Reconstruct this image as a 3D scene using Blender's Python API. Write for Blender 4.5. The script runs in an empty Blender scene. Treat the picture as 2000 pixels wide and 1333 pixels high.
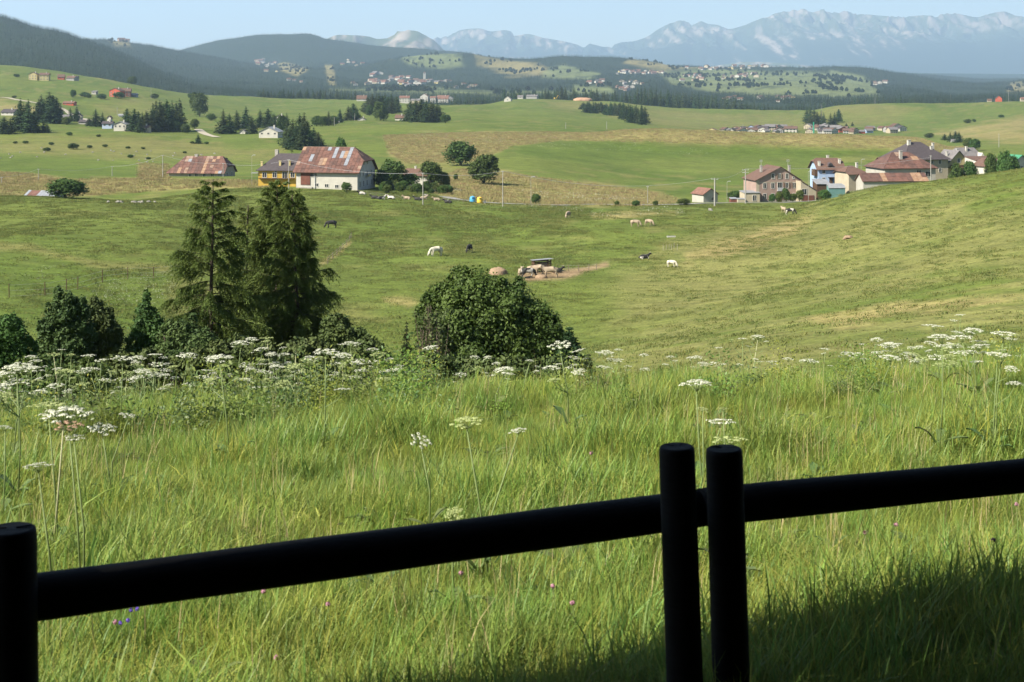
import bpy, math, random
import numpy as np
random.seed(7)
RNG = np.random.default_rng(11)
R = math.radians
sc = bpy.context.scene
col = sc.collection

# ------------------------------------------------------------------ camera, sky, sun, exposure
F, HOR = 2778.0, 165.0            # focal length and horizon row, in pixels of the 2000 px wide photograph
cam_d = bpy.data.cameras.new('camera')
cam = bpy.data.objects.new('camera', cam_d); col.objects.link(cam)
cam.location = (0, 0, 0); cam.rotation_euler = (R(90), 0, 0)
cam_d.sensor_width = 36.0; cam_d.lens = 36.0 * F / 2000.0
cam_d.shift_y = -(666.5 - HOR) / 2000.0
cam_d.clip_start = 0.1; cam_d.clip_end = 80000
cam_d.dof.use_dof = True; cam_d.dof.focus_distance = 60.0; cam_d.dof.aperture_fstop = 9.0
sc.camera = cam

SUN_EL, SUN_AZ = 41.0, 240.0      # azimuth clockwise from +Y: the sun stands left of and a little behind the camera
w = bpy.data.worlds.new('World'); sc.world = w; w.use_nodes = True
nt = w.node_tree; bg = nt.nodes['Background']
sky = nt.nodes.new('ShaderNodeTexSky'); sky.sky_type = 'NISHITA'; sky.sun_disc = False
sky.sun_elevation = R(SUN_EL); sky.sun_rotation = R(SUN_AZ); sky.altitude = 1000; sky.air_density = 1.0; sky.dust_density = 1.2; sky.ozone_density = 1.5
nt.links.new(sky.outputs[0], bg.inputs[0]); bg.inputs[1].default_value = 0.060
sl = bpy.data.lights.new('sun', 'SUN'); sl.energy = 4.6; sl.angle = R(0.53); sl.color = (1.0, 0.93, 0.79)
so = bpy.data.objects.new('sun', sl); col.objects.link(so)
ce = math.cos(R(SUN_EL))
from mathutils import Vector, Matrix, Euler
SUNV = Vector((math.sin(R(SUN_AZ))*ce, math.cos(R(SUN_AZ))*ce, math.sin(R(SUN_EL))))
so.rotation_euler = SUNV.to_track_quat('Z', 'Y').to_euler()
vs = sc.view_settings; vs.view_transform = 'Standard'; vs.look = 'None'; vs.gamma = 1.0; vs.exposure = 1.4; vs.use_curve_mapping = False
sc.cycles.volume_bounces = 1
sc.cycles.max_bounces = 6; sc.cycles.transparent_max_bounces = 6
sc.cycles.use_denoising = True

# ------------------------------------------------------------------ helpers
def tag(o, label=None, cat=None, group=None, kind=None):
    if label: o['label'] = label
    if cat: o['category'] = cat
    if group: o['group'] = group
    if kind: o['kind'] = kind
    return o
def empty(name, loc, rz=0.0, label=None, cat=None, group=None):
    o = bpy.data.objects.new(name, None); col.objects.link(o)
    o.location = loc; o.rotation_euler = (0, 0, rz); o.empty_display_size = 0.1
    return tag(o, label, cat, group)
def link(name, me, parent=None, loc=None, rot=None, scale=None):
    o = bpy.data.objects.new(name, me); col.objects.link(o)
    if parent: o.parent = parent
    if loc is not None: o.location = loc
    if rot is not None: o.rotation_euler = rot
    if scale is not None: o.scale = scale
    return o
def mesh(name, V, Fc, mats=None, midx=None, smooth=False):
    me = bpy.data.meshes.new(name)
    V = np.asarray(V, dtype=np.float32).reshape(-1, 3)
    if isinstance(Fc, np.ndarray):
        n, k = Fc.shape
        me.vertices.add(len(V)); me.vertices.foreach_set('co', V.ravel())
        me.loops.add(n*k); me.loops.foreach_set('vertex_index', Fc.astype(np.int32).ravel())
        me.polygons.add(n)
        me.polygons.foreach_set('loop_start', np.arange(0, n*k, k, dtype=np.int32))
        me.polygons.foreach_set('loop_total', np.full(n, k, dtype=np.int32))
        me.update(calc_edges=True)
    else:
        me.from_pydata([tuple(map(float, v)) for v in V], [], Fc)
    for m in (mats or []): me.materials.append(m)
    if midx is not None: me.polygons.foreach_set('material_index', np.asarray(midx, dtype=np.int32))
    if smooth: me.polygons.foreach_set('use_smooth', np.ones(len(me.polygons), dtype=bool))
    me.update()
    return me
def setcol(me, C, name='col'):
    a = me.color_attributes.new(name, 'FLOAT_COLOR', 'POINT')
    C = np.asarray(C, dtype=np.float32)
    if C.shape[1] == 3: C = np.hstack([C, np.ones((len(C), 1), np.float32)])
    a.data.foreach_set('color', C.ravel())
class MB:
    """collects shapes in one mesh"""
    def __init__(s): s.v = []; s.f = []; s.m = []; s.cur = 0
    def add(s, vs, fs):
        n = len(s.v); s.v += [tuple(v) for v in vs]; s.f += [tuple(i+n for i in f) for f in fs]; s.m += [s.cur]*len(fs)
    def box(s, x0, x1, y0, y1, z0, z1, mat=None):
        vs = [Vector(p) for p in [(x0,y0,z0),(x1,y0,z0),(x1,y1,z0),(x0,y1,z0),(x0,y0,z1),(x1,y0,z1),(x1,y1,z1),(x0,y1,z1)]]
        if mat: vs = [mat @ v for v in vs]
        s.add(vs, [(0,3,2,1),(4,5,6,7),(0,1,5,4),(1,2,6,5),(2,3,7,6),(3,0,4,7)])
    def tube(s, pts, rad, n=6, cap=True):
        pts = [Vector(p) for p in pts]; m = len(pts)
        if not hasattr(rad, '__len__'): rad = [rad]*m
        base = len(s.v); vs = []; prev = None
        for i, p in enumerate(pts):
            t = (pts[min(i+1, m-1)] - pts[max(i-1, 0)]).normalized()
            a = prev if prev is not None else (Vector((1,0,0)) if abs(t.x) < .9 else Vector((0,1,0)))
            a = (a - t*a.dot(t)).normalized(); prev = a; b = t.cross(a)
            for k in range(n):
                th = 2*math.pi*k/n; vs.append(p + (a*math.cos(th) + b*math.sin(th))*rad[i])
        fs = [(i*n+k, i*n+(k+1) % n, (i+1)*n+(k+1) % n, (i+1)*n+k) for i in range(m-1) for k in range(n)]
        if cap: fs += [tuple(range(n-1, -1, -1)), tuple((m-1)*n+k for k in range(n))]
        s.add(vs, fs)
    def prism(s, poly, y0, y1, mat=None):
        """polygon in XZ extruded along Y"""
        n = len(poly); vs = [Vector((p[0], y0, p[1])) for p in poly] + [Vector((p[0], y1, p[1])) for p in poly]
        if mat: vs = [mat @ v for v in vs]
        s.add(vs, [tuple(range(n)), tuple(range(2*n-1, n-1, -1))] + [(i, i+n, (i+1) % n+n, (i+1) % n) for i in range(n)])
    def me(s, name, *mats, smooth=False): return mesh(name, s.v, s.f, mats, s.m if len(mats) > 1 else None, smooth)
    def build(s, name, mat, parent=None, smooth=False, **k):
        mats = mat if isinstance(mat, (list, tuple)) else [mat]
        return link(name, s.me(name, *mats, smooth=smooth), parent, **k)
def ordinal(i):
    w = ['first','second','third','fourth','fifth','sixth','seventh','eighth','ninth','tenth','eleventh','twelfth','thirteenth','fourteenth','fifteenth','sixteenth','seventeenth','eighteenth','nineteenth','twentieth']
    if i < 20: return w[i]
    n = i+1; return '%d%s' % (n, 'th' if n % 100 in (11,12,13) else {1:'st',2:'nd',3:'rd'}.get(n % 10, 'th'))

# ------------------------------------------------------------------ materials
def mat(name, c, rough=0.8, vary=0.25, scale=1.0, c2=None, bump=0.0, spec=0.3, metal=0.0, transl=0.0, rnd=0.0, det=5.0, stretch=None):
    m = bpy.data.materials.new(name); m.use_nodes = True; n = m.node_tree; L = n.links; N = n.nodes
    b = N['Principled BSDF']; b.inputs['Roughness'].default_value = rough; b.inputs['Specular IOR Level'].default_value = spec; b.inputs['Metallic'].default_value = metal
    tc = N.new('ShaderNodeTexCoord'); src = tc.outputs['Object']
    if stretch:
        mp = N.new('ShaderNodeMapping'); mp.inputs['Scale'].default_value = stretch; L.new(src, mp.inputs[0]); src = mp.outputs[0]
    nz = N.new('ShaderNodeTexNoise'); nz.inputs['Scale'].default_value = scale; nz.inputs['Detail'].default_value = det; nz.inputs['Roughness'].default_value = 0.65
    L.new(src, nz.inputs['Vector'])
    rp = N.new('ShaderNodeValToRGB'); e = rp.color_ramp.elements; e[0].position = .35; e[1].position = .65
    c2 = c2 or tuple(x*(1+vary) for x in c); c1 = tuple(x*(1-vary) for x in c) if c2[0] > c[0] and vary and c2 == tuple(x*(1+vary) for x in c) else c
    e[0].color = (*c1, 1); e[1].color = (*c2, 1); L.new(nz.outputs[0], rp.inputs[0]); out = rp.outputs[0]
    if rnd:
        oi = N.new('ShaderNodeObjectInfo'); hs = N.new('ShaderNodeHueSaturation')
        mr = N.new('ShaderNodeMapRange'); mr.inputs[3].default_value = 1-rnd; mr.inputs[4].default_value = 1+rnd; L.new(oi.outputs['Random'], mr.inputs[0]); L.new(mr.outputs[0], hs.inputs['Value'])
        m2 = N.new('ShaderNodeMath'); m2.operation = 'MULTIPLY'; m2.inputs[1].default_value = 7.31; L.new(oi.outputs['Random'], m2.inputs[0])
        m3 = N.new('ShaderNodeMath'); m3.operation = 'FRACT'; L.new(m2.outputs[0], m3.inputs[0])
        m4 = N.new('ShaderNodeMapRange'); m4.inputs[3].default_value = .5-.035*rnd/.2; m4.inputs[4].default_value = .5+.03*rnd/.2; L.new(m3.outputs[0], m4.inputs[0]); L.new(m4.outputs[0], hs.inputs['Hue'])
        L.new(out, hs.inputs['Color']); out = hs.outputs[0]
    L.new(out, b.inputs['Base Color'])
    if bump:
        bp = N.new('ShaderNodeBump'); bp.inputs['Strength'].default_value = bump; bp.inputs['Distance'].default_value = .1; L.new(nz.outputs[0], bp.inputs['Height']); L.new(bp.outputs[0], b.inputs['Normal'])
    if transl:
        t = N.new('ShaderNodeBsdfTranslucent'); mx = N.new('ShaderNodeMixShader'); mx.inputs[0].default_value = transl
        L.new(out, t.inputs[0]); L.new(b.outputs[0], mx.inputs[1]); L.new(t.outputs[0], mx.inputs[2]); L.new(mx.outputs[0], N['Material Output'].inputs[0])
    return m

# ------------------------------------------------------------------ noise in numpy
def _hash(ix, iy, seed):
    h = (ix.astype(np.int64)*374761393 + iy.astype(np.int64)*668265263 + seed*1442695041) & 0xffffffff
    h = ((h ^ (h >> 13))*1274126177) & 0xffffffff
    return ((h ^ (h >> 16)) & 0xffff)/65535.0
def vnoise(x, y, seed=0):
    ix, iy = np.floor(x), np.floor(y); fx, fy = x-ix, y-iy
    fx = fx*fx*fx*(fx*(fx*6-15)+10); fy = fy*fy*fy*(fy*(fy*6-15)+10)
    a, b = _hash(ix, iy, seed), _hash(ix+1, iy, seed); c, d = _hash(ix, iy+1, seed), _hash(ix+1, iy+1, seed)
    return (a*(1-fx)+b*fx)*(1-fy) + (c*(1-fx)+d*fx)*fy - .5
def fbm(x, y, oct=4, seed=0, rough=.5):
    r = 0; a = 1.0
    for o in range(oct): r = r + a*vnoise(x*2**o+17.3*o, y*2**o-9.1*o, seed+o); a *= rough
    return r
def ridged(x, y, oct=5, seed=0):
    r = 0; a = 1.0
    for o in range(oct): r = r + a*(.5-np.abs(vnoise(x*2**o+31.7*o, y*2**o-5.3*o, seed+o))*2); a *= .52
    return r
def pchip(x, y, xq):
    x = np.asarray(x, float); y = np.asarray(y, float); h = np.diff(x); dl = np.diff(y)/h; n = len(x); m = np.zeros(n)
    for i in range(1, n-1):
        if dl[i-1]*dl[i] > 0:
            w1 = 2*h[i]+h[i-1]; w2 = h[i]+2*h[i-1]; m[i] = (w1+w2)/(w1/dl[i-1]+w2/dl[i])
    m[0] = dl[0]; m[-1] = dl[-1]
    i = np.clip(np.searchsorted(x, xq)-1, 0, n-2); t = np.clip((xq-x[i])/h[i], 0, 1); H = h[i]
    return (2*t**3-3*t**2+1)*y[i] + (t**3-2*t**2+t)*H*m[i] + (-2*t**3+3*t**2)*y[i+1] + (t**3-t**2)*H*m[i+1]

# ------------------------------------------------------------------ the lie of the land
P = [-700, 0, 250, 500, 750, 1000, 1250, 1500, 1750, 2000, 2700]
LAY = [
 (2,   None, -2.2), (5, None, -2.28), (9, None, -2.72),
 (14,  P, [855,855,843,830,812,795,785,778,770,762,758]),
 (25,  None, -6.3), (45, None, -10.9),
 (60,  P, [800,800,800,800,800,800,780,735,710,695,690]),
 (85,  P, [750,750,750,750,750,750,720,675,650,625,600]),
 (110, P, [690,690,700,710,715,712,680,635,595,560,520]),
 (150, P, [585,590,620,650,662,660,640,590,540,490,440]),
 (200, P, [480,482,490,520,540,540,540,530,470,405,350]),
 (240, P, [430,430,434,460,483,484,478,470,418,352,300]),
 (280, P, [388,387,397,424,430,436,430,432,378,331,270]),
 (320, P, [393,393,399,388,391,402,405,410,361,350,330]),
 (345, P, [385,383,390,366,375,394,400,401,376,366,350]),
 (380, P, [364,364,368,357,362,386,397,397,380,365,350]),
 (430, P, [348,348,346,346,350,362,386,388,372,352,340]),
 (500, P, [330,330,334,340,338,337,362,370,360,345,335]),
 (600, P, [300,300,303,316,310,306,332,343,338,325,320]),
 (700, P, [275,275,280,288,282,280,296,312,316,308,300]),
 (780, [-700,0,250,500,750,900,1000,1150,1250,1350,1500,1780,1870,2000,2700], [255,255,262,270,267,263,262,260,254,256,262,267,290,296,290]),
 (900, P, [240,240,250,256,246,254,264,275,282,285,280]),
 (1100,P, [215,215,236,244,238,238,256,270,276,262,250]),
 (1400,P, [175,180,194,224,222,221,240,262,263,248,240]),
 (1700,P, [140,142,168,208,207,207,226,240,236,218,210]),
 (2000,[-700,0,100,180,300,400,500,600,700,800,900,950,1000,1080,1200,1350,1500,1580,1640,1700,1850,2000,2700],
       [120,128,136,150,173,186,191,192,193,203,208,204,194,193,201,211,215,217,205,203,201,200,200]),
 (2300,[-700,0,200,400,600,800,1000,1200,1500,1700,2000,2700], [132,140,164,196,204,212,206,210,222,214,210,208]),
 (2800,[-700,0,200,400,600,1000,1500,1750,2000,2700], [95,108,135,180,192,196,204,200,196,190]),
 (3400,[-700,0,200,330,400,600,1000,1500,1750,2000,2700], [50,70,110,152,172,181,184,190,190,188,188]),
 (4000,[-700,0,60,120,180,230,280,330,400,500,700,850,1000,1150,1250,1500,1750,2000,2700], [15,33,50,65,84,103,124,146,162,164,168,170,172,164,166,170,180,184,184]),
 (4700,[-700,0,200,330,450,600,750,900,1000,1150,1250,1400,1600,1750,2000,2700], [70,80,100,130,146,150,158,160,156,150,154,158,160,170,178,178]),
 (5400,[-700,0,200,330,450,600,750,900,1000,1150,1250,1400,1600,1750,2000,2700], [80,85,92,112,132,138,138,138,140,134,140,146,145,160,170,172]),
 (6200,[-700,0,200,245,330,400,480,560,640,700,760,830,900,1000,1060,1100,1180,1250,1300,1350,1500,1620,1680,1740,1800,1850,1900,1960,2000,2700],
       [60,75,76,81,96,110,126,134,132,128,118,106,103,116,114,110,112,118,126,132,132,132,132,140,152,160,163,160,156,156]),
 (6900,[-700,0,400,800,1000,2000,2700], [100,110,125,122,132,172,172]),
 (8500,[-700,300,345,400,450,520,600,640,700,760,830,900,1000,1400,1700,2000,2700], [125,118,100,86,76,66,66,76,84,90,95,104,116,132,140,156,156]),
]
UX = np.arange(-1500, 3501, 4.0); ND = 620
LD = np.linspace(math.log(2.0), math.log(9000.0), ND)
def build_table():
    K = []
    for d, xs, ys in LAY:
        if xs is None: z = np.full(len(UX), ys)
        else: z = (HOR - pchip(xs, ys, np.clip(UX, -700, 2700)))/F*d
        K.append(z)
    K.append(K[-1]-90.0)
    K = np.array(K); ld = np.log([l[0] for l in LAY]+[9000.0])
    T = np.zeros((ND, len(UX)))
    for j in range(len(UX)): T[:, j] = pchip(ld, K[:, j], LD)
    # soften the kinks along the view direction and across it
    for _ in range(2):
        T[1:-1] = .25*T[:-2]+.5*T[1:-1]+.25*T[2:]
    return T
T = build_table()
U = (UX-1000)/F
X2 = U[None, :]*np.exp(LD)[:, None]; Y2 = np.repeat(np.exp(LD)[:, None], len(U), 1)
amp = np.clip((Y2-40)/260, 0, 1)*np.clip(Y2/300, .3, 12)
T = T + amp*.55*fbm(X2/(18+Y2*.03), Y2/(22+Y2*.05), 4, 3) * np.where(Y2 < 14, 0, 1)
T = T + .03*fbm(X2/.8, Y2/.8, 3, 9)*(Y2 < 40)
T = T + np.clip((Y2-2200)/1500, 0, 1)*11*fbm(X2/260, Y2/420, 4, 21)
def gz(x, y):
    """ground height at world x, y"""
    x = np.asarray(x, float); y = np.maximum(np.asarray(y, float), 2.01)
    a = np.clip((x/y*F+1000-UX[0])/4.0, 0, len(UX)-1.001); b = np.clip((np.log(y)-LD[0])/(LD[1]-LD[0]), 0, ND-1.001)
    i = a.astype(int); j = b.astype(int); fa, fb = a-i, b-j
    return (T[j, i]*(1-fa)+T[j, i+1]*fa)*(1-fb) + (T[j+1, i]*(1-fa)+T[j+1, i+1]*fa)*fb
def proj(x, y, z): return 1000+F*x/y, HOR-F*z/y
def gp(px, d):
    """ground point at photo column px, depth d"""
    x = (px-1000)/F*d; return Vector((x, d, float(gz(x, d))))
def hit(px, py, d0=30, d1=9000):
    """ground point seen at px, py between depths d0 and d1"""
    ds = np.exp(np.linspace(math.log(d0), math.log(d1), 3000)); xs = (px-1000)/F*ds
    yy = HOR-F*gz(xs, ds)/ds; k = np.nonzero(yy <= py)[0]
    d = ds[k[0]] if len(k) else ds[int(np.argmin(yy))]
    return gp(px, float(d))
def inpoly(x, y, poly):
    r = np.zeros(x.shape, bool); n = len(poly)
    for i in range(n):
        x1, y1 = poly[i]; x2, y2 = poly[(i+1) % n]
        c = ((y1 > y) != (y2 > y)) & (x < (x2-x1)*(y-y1)/((y2-y1) or 1e-9)+x1); r ^= c
    return r
def sdist(x, y, poly):
    """signed distance (positive inside) to a polygon, in the units given"""
    d = np.full(x.shape, 1e9); n = len(poly)
    for i in range(n):
        x1, y1 = poly[i]; x2, y2 = poly[(i+1) % n]; dx, dy = x2-x1, y2-y1
        t = np.clip(((x-x1)*dx+(y-y1)*dy)/(dx*dx+dy*dy+1e-9), 0, 1); d = np.minimum(d, np.hypot(x-x1-t*dx, y-y1-t*dy))
    return np.where(inpoly(x, y, poly), d, -d)

# ------------------------------------------------------------------ ground sheet
G1=(.070,.102,.016); G2=(.101,.125,.025); OL=(.140,.135,.042); TN=(.215,.178,.070); DT=(.23,.155,.095); FF=(.014,.024,.011); FLD=(.135,.155,.06); OL2=(.150,.148,.048)
PX, PY = proj(X2, Y2, T)
# name, colour, edge softness in px, depth range, polygon in photo px
REG = [
 (OL, 8, 420, 800, [(-60,268),(120,262),(300,272),(420,285),(560,290),(560,318),(400,310),(250,312),(120,306),(-60,300)]),
 (G1, 3, 380, 620, [(-60,296),(60,303),(150,309),(265,320),(280,332),(270,348),(150,352),(60,342),(-60,330)]),
 (TN, 4, 330, 560, [(-60,332),(60,340),(130,350),(220,348),(300,350),(480,352),(580,356),(520,368),(400,366),(330,372),(230,380),(120,386),(-60,384)]),
 (TN, 4, 380, 640, [(270,318),(330,322),(330,350),(270,350)]),
 (TN, 5, 330, 620, [(900,330),(960,332),(1050,346),(1180,362),(1290,378),(1335,393),(1280,403),(1050,402),(950,397),(870,387),(840,372),(870,345)]),
 (OL, 5, 400, 700, [(800,300),(900,300),(960,306),(950,335),(880,345),(830,340),(760,350),(740,330)]),
 (TN, 5, 600, 860, [(750,264),(900,259),(1100,258),(1250,250),(1500,258),(1800,262),(1880,285),(1900,300),(1860,300),(1750,292),(1500,284),(1300,279),(1100,275),(1000,286),(960,303),(900,332),(800,322),(760,300)]),
 (G1, 5, 560, 800, [(990,292),(1060,280),(1150,276),(1300,282),(1500,288),(1800,296),(1850,306),(1600,310),(1450,304),(1200,316),(1060,312)]),
 (OL, 6, 1000, 2200, [(1060,196),(1140,198),(1260,208),(1400,222),(1560,225),(1560,250),(1400,252),(1270,246),(1180,222),(1080,215)]),
 (OL, 6, 1000, 2200, [(1580,222),(1640,204),(1720,204),(1800,212),(1760,232),(1700,245),(1560,250)]),
 (TN, 8, 800, 1700, [(1830,262),(1900,246),(1960,236),(2060,228),(2060,285),(1960,280),(1880,268)]),
 (TN, 8, 900, 1700, [(-60,190),(60,205),(110,212),(90,226),(-60,215)]),
 (OL, 8, 900, 1500, [(180,205),(240,200),(300,200),(330,212),(260,232),(200,230)]),
 (TN, 3, 1500, 2400, [(190,146),(250,151),(240,158),(190,152)]),
 (TN, 3, 1500, 2400, [(265,158),(360,172),(370,177),(290,168)]),
 (G1, 12, 60, 260, [(-60,520),(150,545),(330,540),(330,640),(-60,640)]),
 (OL, 5, 60, 300, [(-60,468),(60,478),(130,498),(220,512),(330,520),(330,530),(200,524),(60,492),(-60,484)]),
 (TN, 3, 60, 260, [(738,580),(800,578),(825,590),(800,600),(760,594)]),
 (DT, 3, 120, 300, [(1010,532),(1060,528),(1140,522),(1185,514),(1190,520),(1150,530),(1100,545),(1030,550)]),
 (OL2, 40, 50, 340, [(1180,560),(1300,500),(1450,430),(1600,395),(1750,370),(1900,380),(2060,420),(2060,520),(1800,560),(1500,640),(1300,690),(1180,690)]),
 (OL2, 25, 50, 340, [(1300,690),(1500,640),(1800,600),(2060,560),(2060,640),(1800,650),(1500,720),(1300,740)]),
 (TN, 8, 60, 320, [(1340,498),(1480,455),(1580,405),(1620,400),(1560,450),(1420,500),(1340,510)]),
 (TN, 10, 60, 260, [(1560,620),(1800,590),(2060,572),(2060,590),(1800,606),(1640,640)]),
 (TN, 2.5, 60, 300, [(622,512),(660,488),(684,468),(688,474),(664,498),(626,522)]),
 (TN, 2.5, 60, 340, [(1150,418),(1320,412),(1330,420),(1160,430)]),
 (FLD, 5, 4200, 6600, [(795,104),(880,101),(902,108),(905,128),(860,137),(800,128),(785,115)]),
 (TN, 5, 4200, 6600, [(925,106),(1000,119),(1060,129),(1080,146),(1000,150),(930,128)]),
 (FLD, 4, 4000, 6600, [(1100,128),(1170,145),(1150,156),(1060,152),(1060,140)]),
 (FLD, 5, 2800, 6600, [(1290,140),(1400,134),(1640,148),(1700,160),(1720,186),(1650,192),(1500,187),(1400,182),(1310,166)]),
 (TN, 4, 4200, 6600, [(1230,115),(1310,124),(1380,130),(1300,138),(1220,122)]),
 (TN, 3, 3800, 6600, [(540,118),(575,128),(602,136),(580,152),(548,138)]),
 (TN, 2, 3800, 6600, [(634,128),(650,128),(656,168),(642,166)]),
 (TN, 2, 3800, 6600, [(760,100),(769,100),(767,118),(760,116)]),
 (TN, 3, 5600, 6600, [(200,73),(250,79),(256,92),(225,90)]),
 (FLD, 3, 3800, 6600, [(1620,137),(1690,150),(1684,166),(1630,160)]),
 (TN, 3, 3000, 6600, [(1975,162),(2060,158),(2060,180),(1965,180)]),
 (FLD, 6, 2300, 4600, [(640,176),(760,172),(1000,178),(1200,176),(1200,186),(1000,186),(700,182)]),
 (FLD, 3, 2300, 5200, [(1120,166),(1195,168),(1195,182),(1120,180)]),
]
def region_colour():
    C = np.zeros(X2.shape+(3,)); far = np.clip((Y2-2150)/60, 0, 1)
    n1 = fbm(X2/60, Y2/80, 4, 5)[..., None]; n2 = fbm(X2/9, Y2/14, 3, 8)[..., None]
    base = np.array(G2)*(1-np.clip(.5+1.3*n1, 0, 1)) + np.array(G1)*np.clip(.5+1.3*n1, 0, 1)
    dry = np.clip((n2+.6*n1)*2.2-.35, 0, .7); base = base*(1-dry)+np.array(OL)*dry
    C[:] = base*(1-far[..., None]) + np.array(FF)*far[..., None]
    W = fbm(X2/(Y2*.03), np.log(Y2)*26, 4, 12)
    for c, soft, d0, d1, poly in REG:
        sel = (Y2 > d0*.93) & (Y2 < d1*1.05)
        xs = [p[0] for p in poly]; ys = [p[1] for p in poly]
        sel &= (PX > min(xs)-3*soft) & (PX < max(xs)+3*soft) & (PY > min(ys)-3*soft) & (PY < max(ys)+3*soft)
        if not sel.any(): continue
        s = sdist(PX[sel], PY[sel], poly)/soft + W[sel]*1.6
        k = np.clip(.5+s*.6, 0, 1)[:, None]*(.85 if soft < 20 else .8)
        k = k*np.clip(1.0+1.1*n1[sel]+.9*n2[sel], .35, 1)
        C[sel] = C[sel]*(1-k)+np.array(c)*k
    return C
CG = region_colour()
def field_mask(px, py, d):
    m = np.zeros(px.shape, bool)
    for c, soft, d0, d1, poly in REG:
        if d0 >= 2300: m |= inpoly(px, py, poly) & (d > d0*.93) & (d < d1*1.05)
    return m
jj = np.nonzero(((UX >= -60) & (UX <= 2060)) | (np.arange(len(UX)) % 7 == 0))[0]; jj = np.unique(np.append(jj, len(UX)-1))
xs, ys, zs = X2[:, jj], Y2[:, jj], T[:, jj]
V = np.stack([xs, ys, zs], -1).reshape(-1, 3); m_ = len(jj)
a = (np.arange(ND-1)[:, None]*m_ + np.arange(m_-1)[None, :]).ravel()
me = mesh('ground', V, np.stack([a, a+1, a+m_+1, a+m_], 1), smooth=True)
setcol(me, CG[:, jj].reshape(-1, 3))
def ground_material():
    m = bpy.data.materials.new('meadow_grass'); m.use_nodes = True; n = m.node_tree; L = n.links; N = n.nodes
    b = N['Principled BSDF']; b.inputs['Roughness'].default_value = .95; b.inputs['Specular IOR Level'].default_value = .1
    at = N.new('ShaderNodeAttribute'); at.attribute_name = 'col'
    tc = N.new('ShaderNodeTexCoord'); fac = None
    for s, a_, st in ((3.0, .5, (1, .8, 1)), (.45, .3, (.5, 1, 1)), (.06, .18, (.6, 1, 1))):
        mp = N.new('ShaderNodeMapping'); mp.inputs['Scale'].default_value = st; L.new(tc.outputs['Object'], mp.inputs[0])
        z = N.new('ShaderNodeTexNoise'); z.inputs['Scale'].default_value = s; z.inputs['Detail'].default_value = 4; z.inputs['Roughness'].default_value = .7; L.new(mp.outputs[0], z.inputs['Vector'])
        r = N.new('ShaderNodeMapRange'); r.inputs[1].default_value = .3; r.inputs[2].default_value = .7; r.inputs[3].default_value = 1-a_; r.inputs[4].default_value = 1+a_; L.new(z.outputs[0], r.inputs[0])
        if fac is None: fac = r.outputs[0]; h = z.outputs[0]
        else:
            mu = N.new('ShaderNodeMath'); mu.operation = 'MULTIPLY'; L.new(fac, mu.inputs[0]); L.new(r.outputs[0], mu.inputs[1]); fac = mu.outputs[0]
            if s == .45: h2 = z.outputs[0]
    vm = N.new('ShaderNodeVectorMath'); vm.operation = 'SCALE'; L.new(at.outputs['Color'], vm.inputs[0]); L.new(fac, vm.inputs['Scale'])
    L.new(vm.outputs[0], b.inputs['Base Color'])
    bp = N.new('ShaderNodeBump'); bp.inputs['Strength'].default_value = .5; bp.inputs['Distance'].default_value = .25; L.new(h2, bp.inputs['Height'])
    b2 = N.new('ShaderNodeBump'); b2.inputs['Strength'].default_value = .6; b2.inputs['Distance'].default_value = .12; L.new(h, b2.inputs['Height']); L.new(bp.outputs[0], b2.inputs['Normal']); L.new(b2.outputs[0], b.inputs['Normal'])
    return m
M_GROUND = ground_material(); me.materials.append(M_GROUND)
tag(link('ground', me), kind='structure')

# terrace the photographer stands on, behind the sheet's near edge
mb = MB(); mb.box(-40, 40, -40, 2.06, -6, -2.24)
M_SOIL = mat('trodden_earth', (.045,.036,.024), .95, .3, 3, bump=.3)
tag(mb.build('terrace', M_SOIL), kind='structure')

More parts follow.
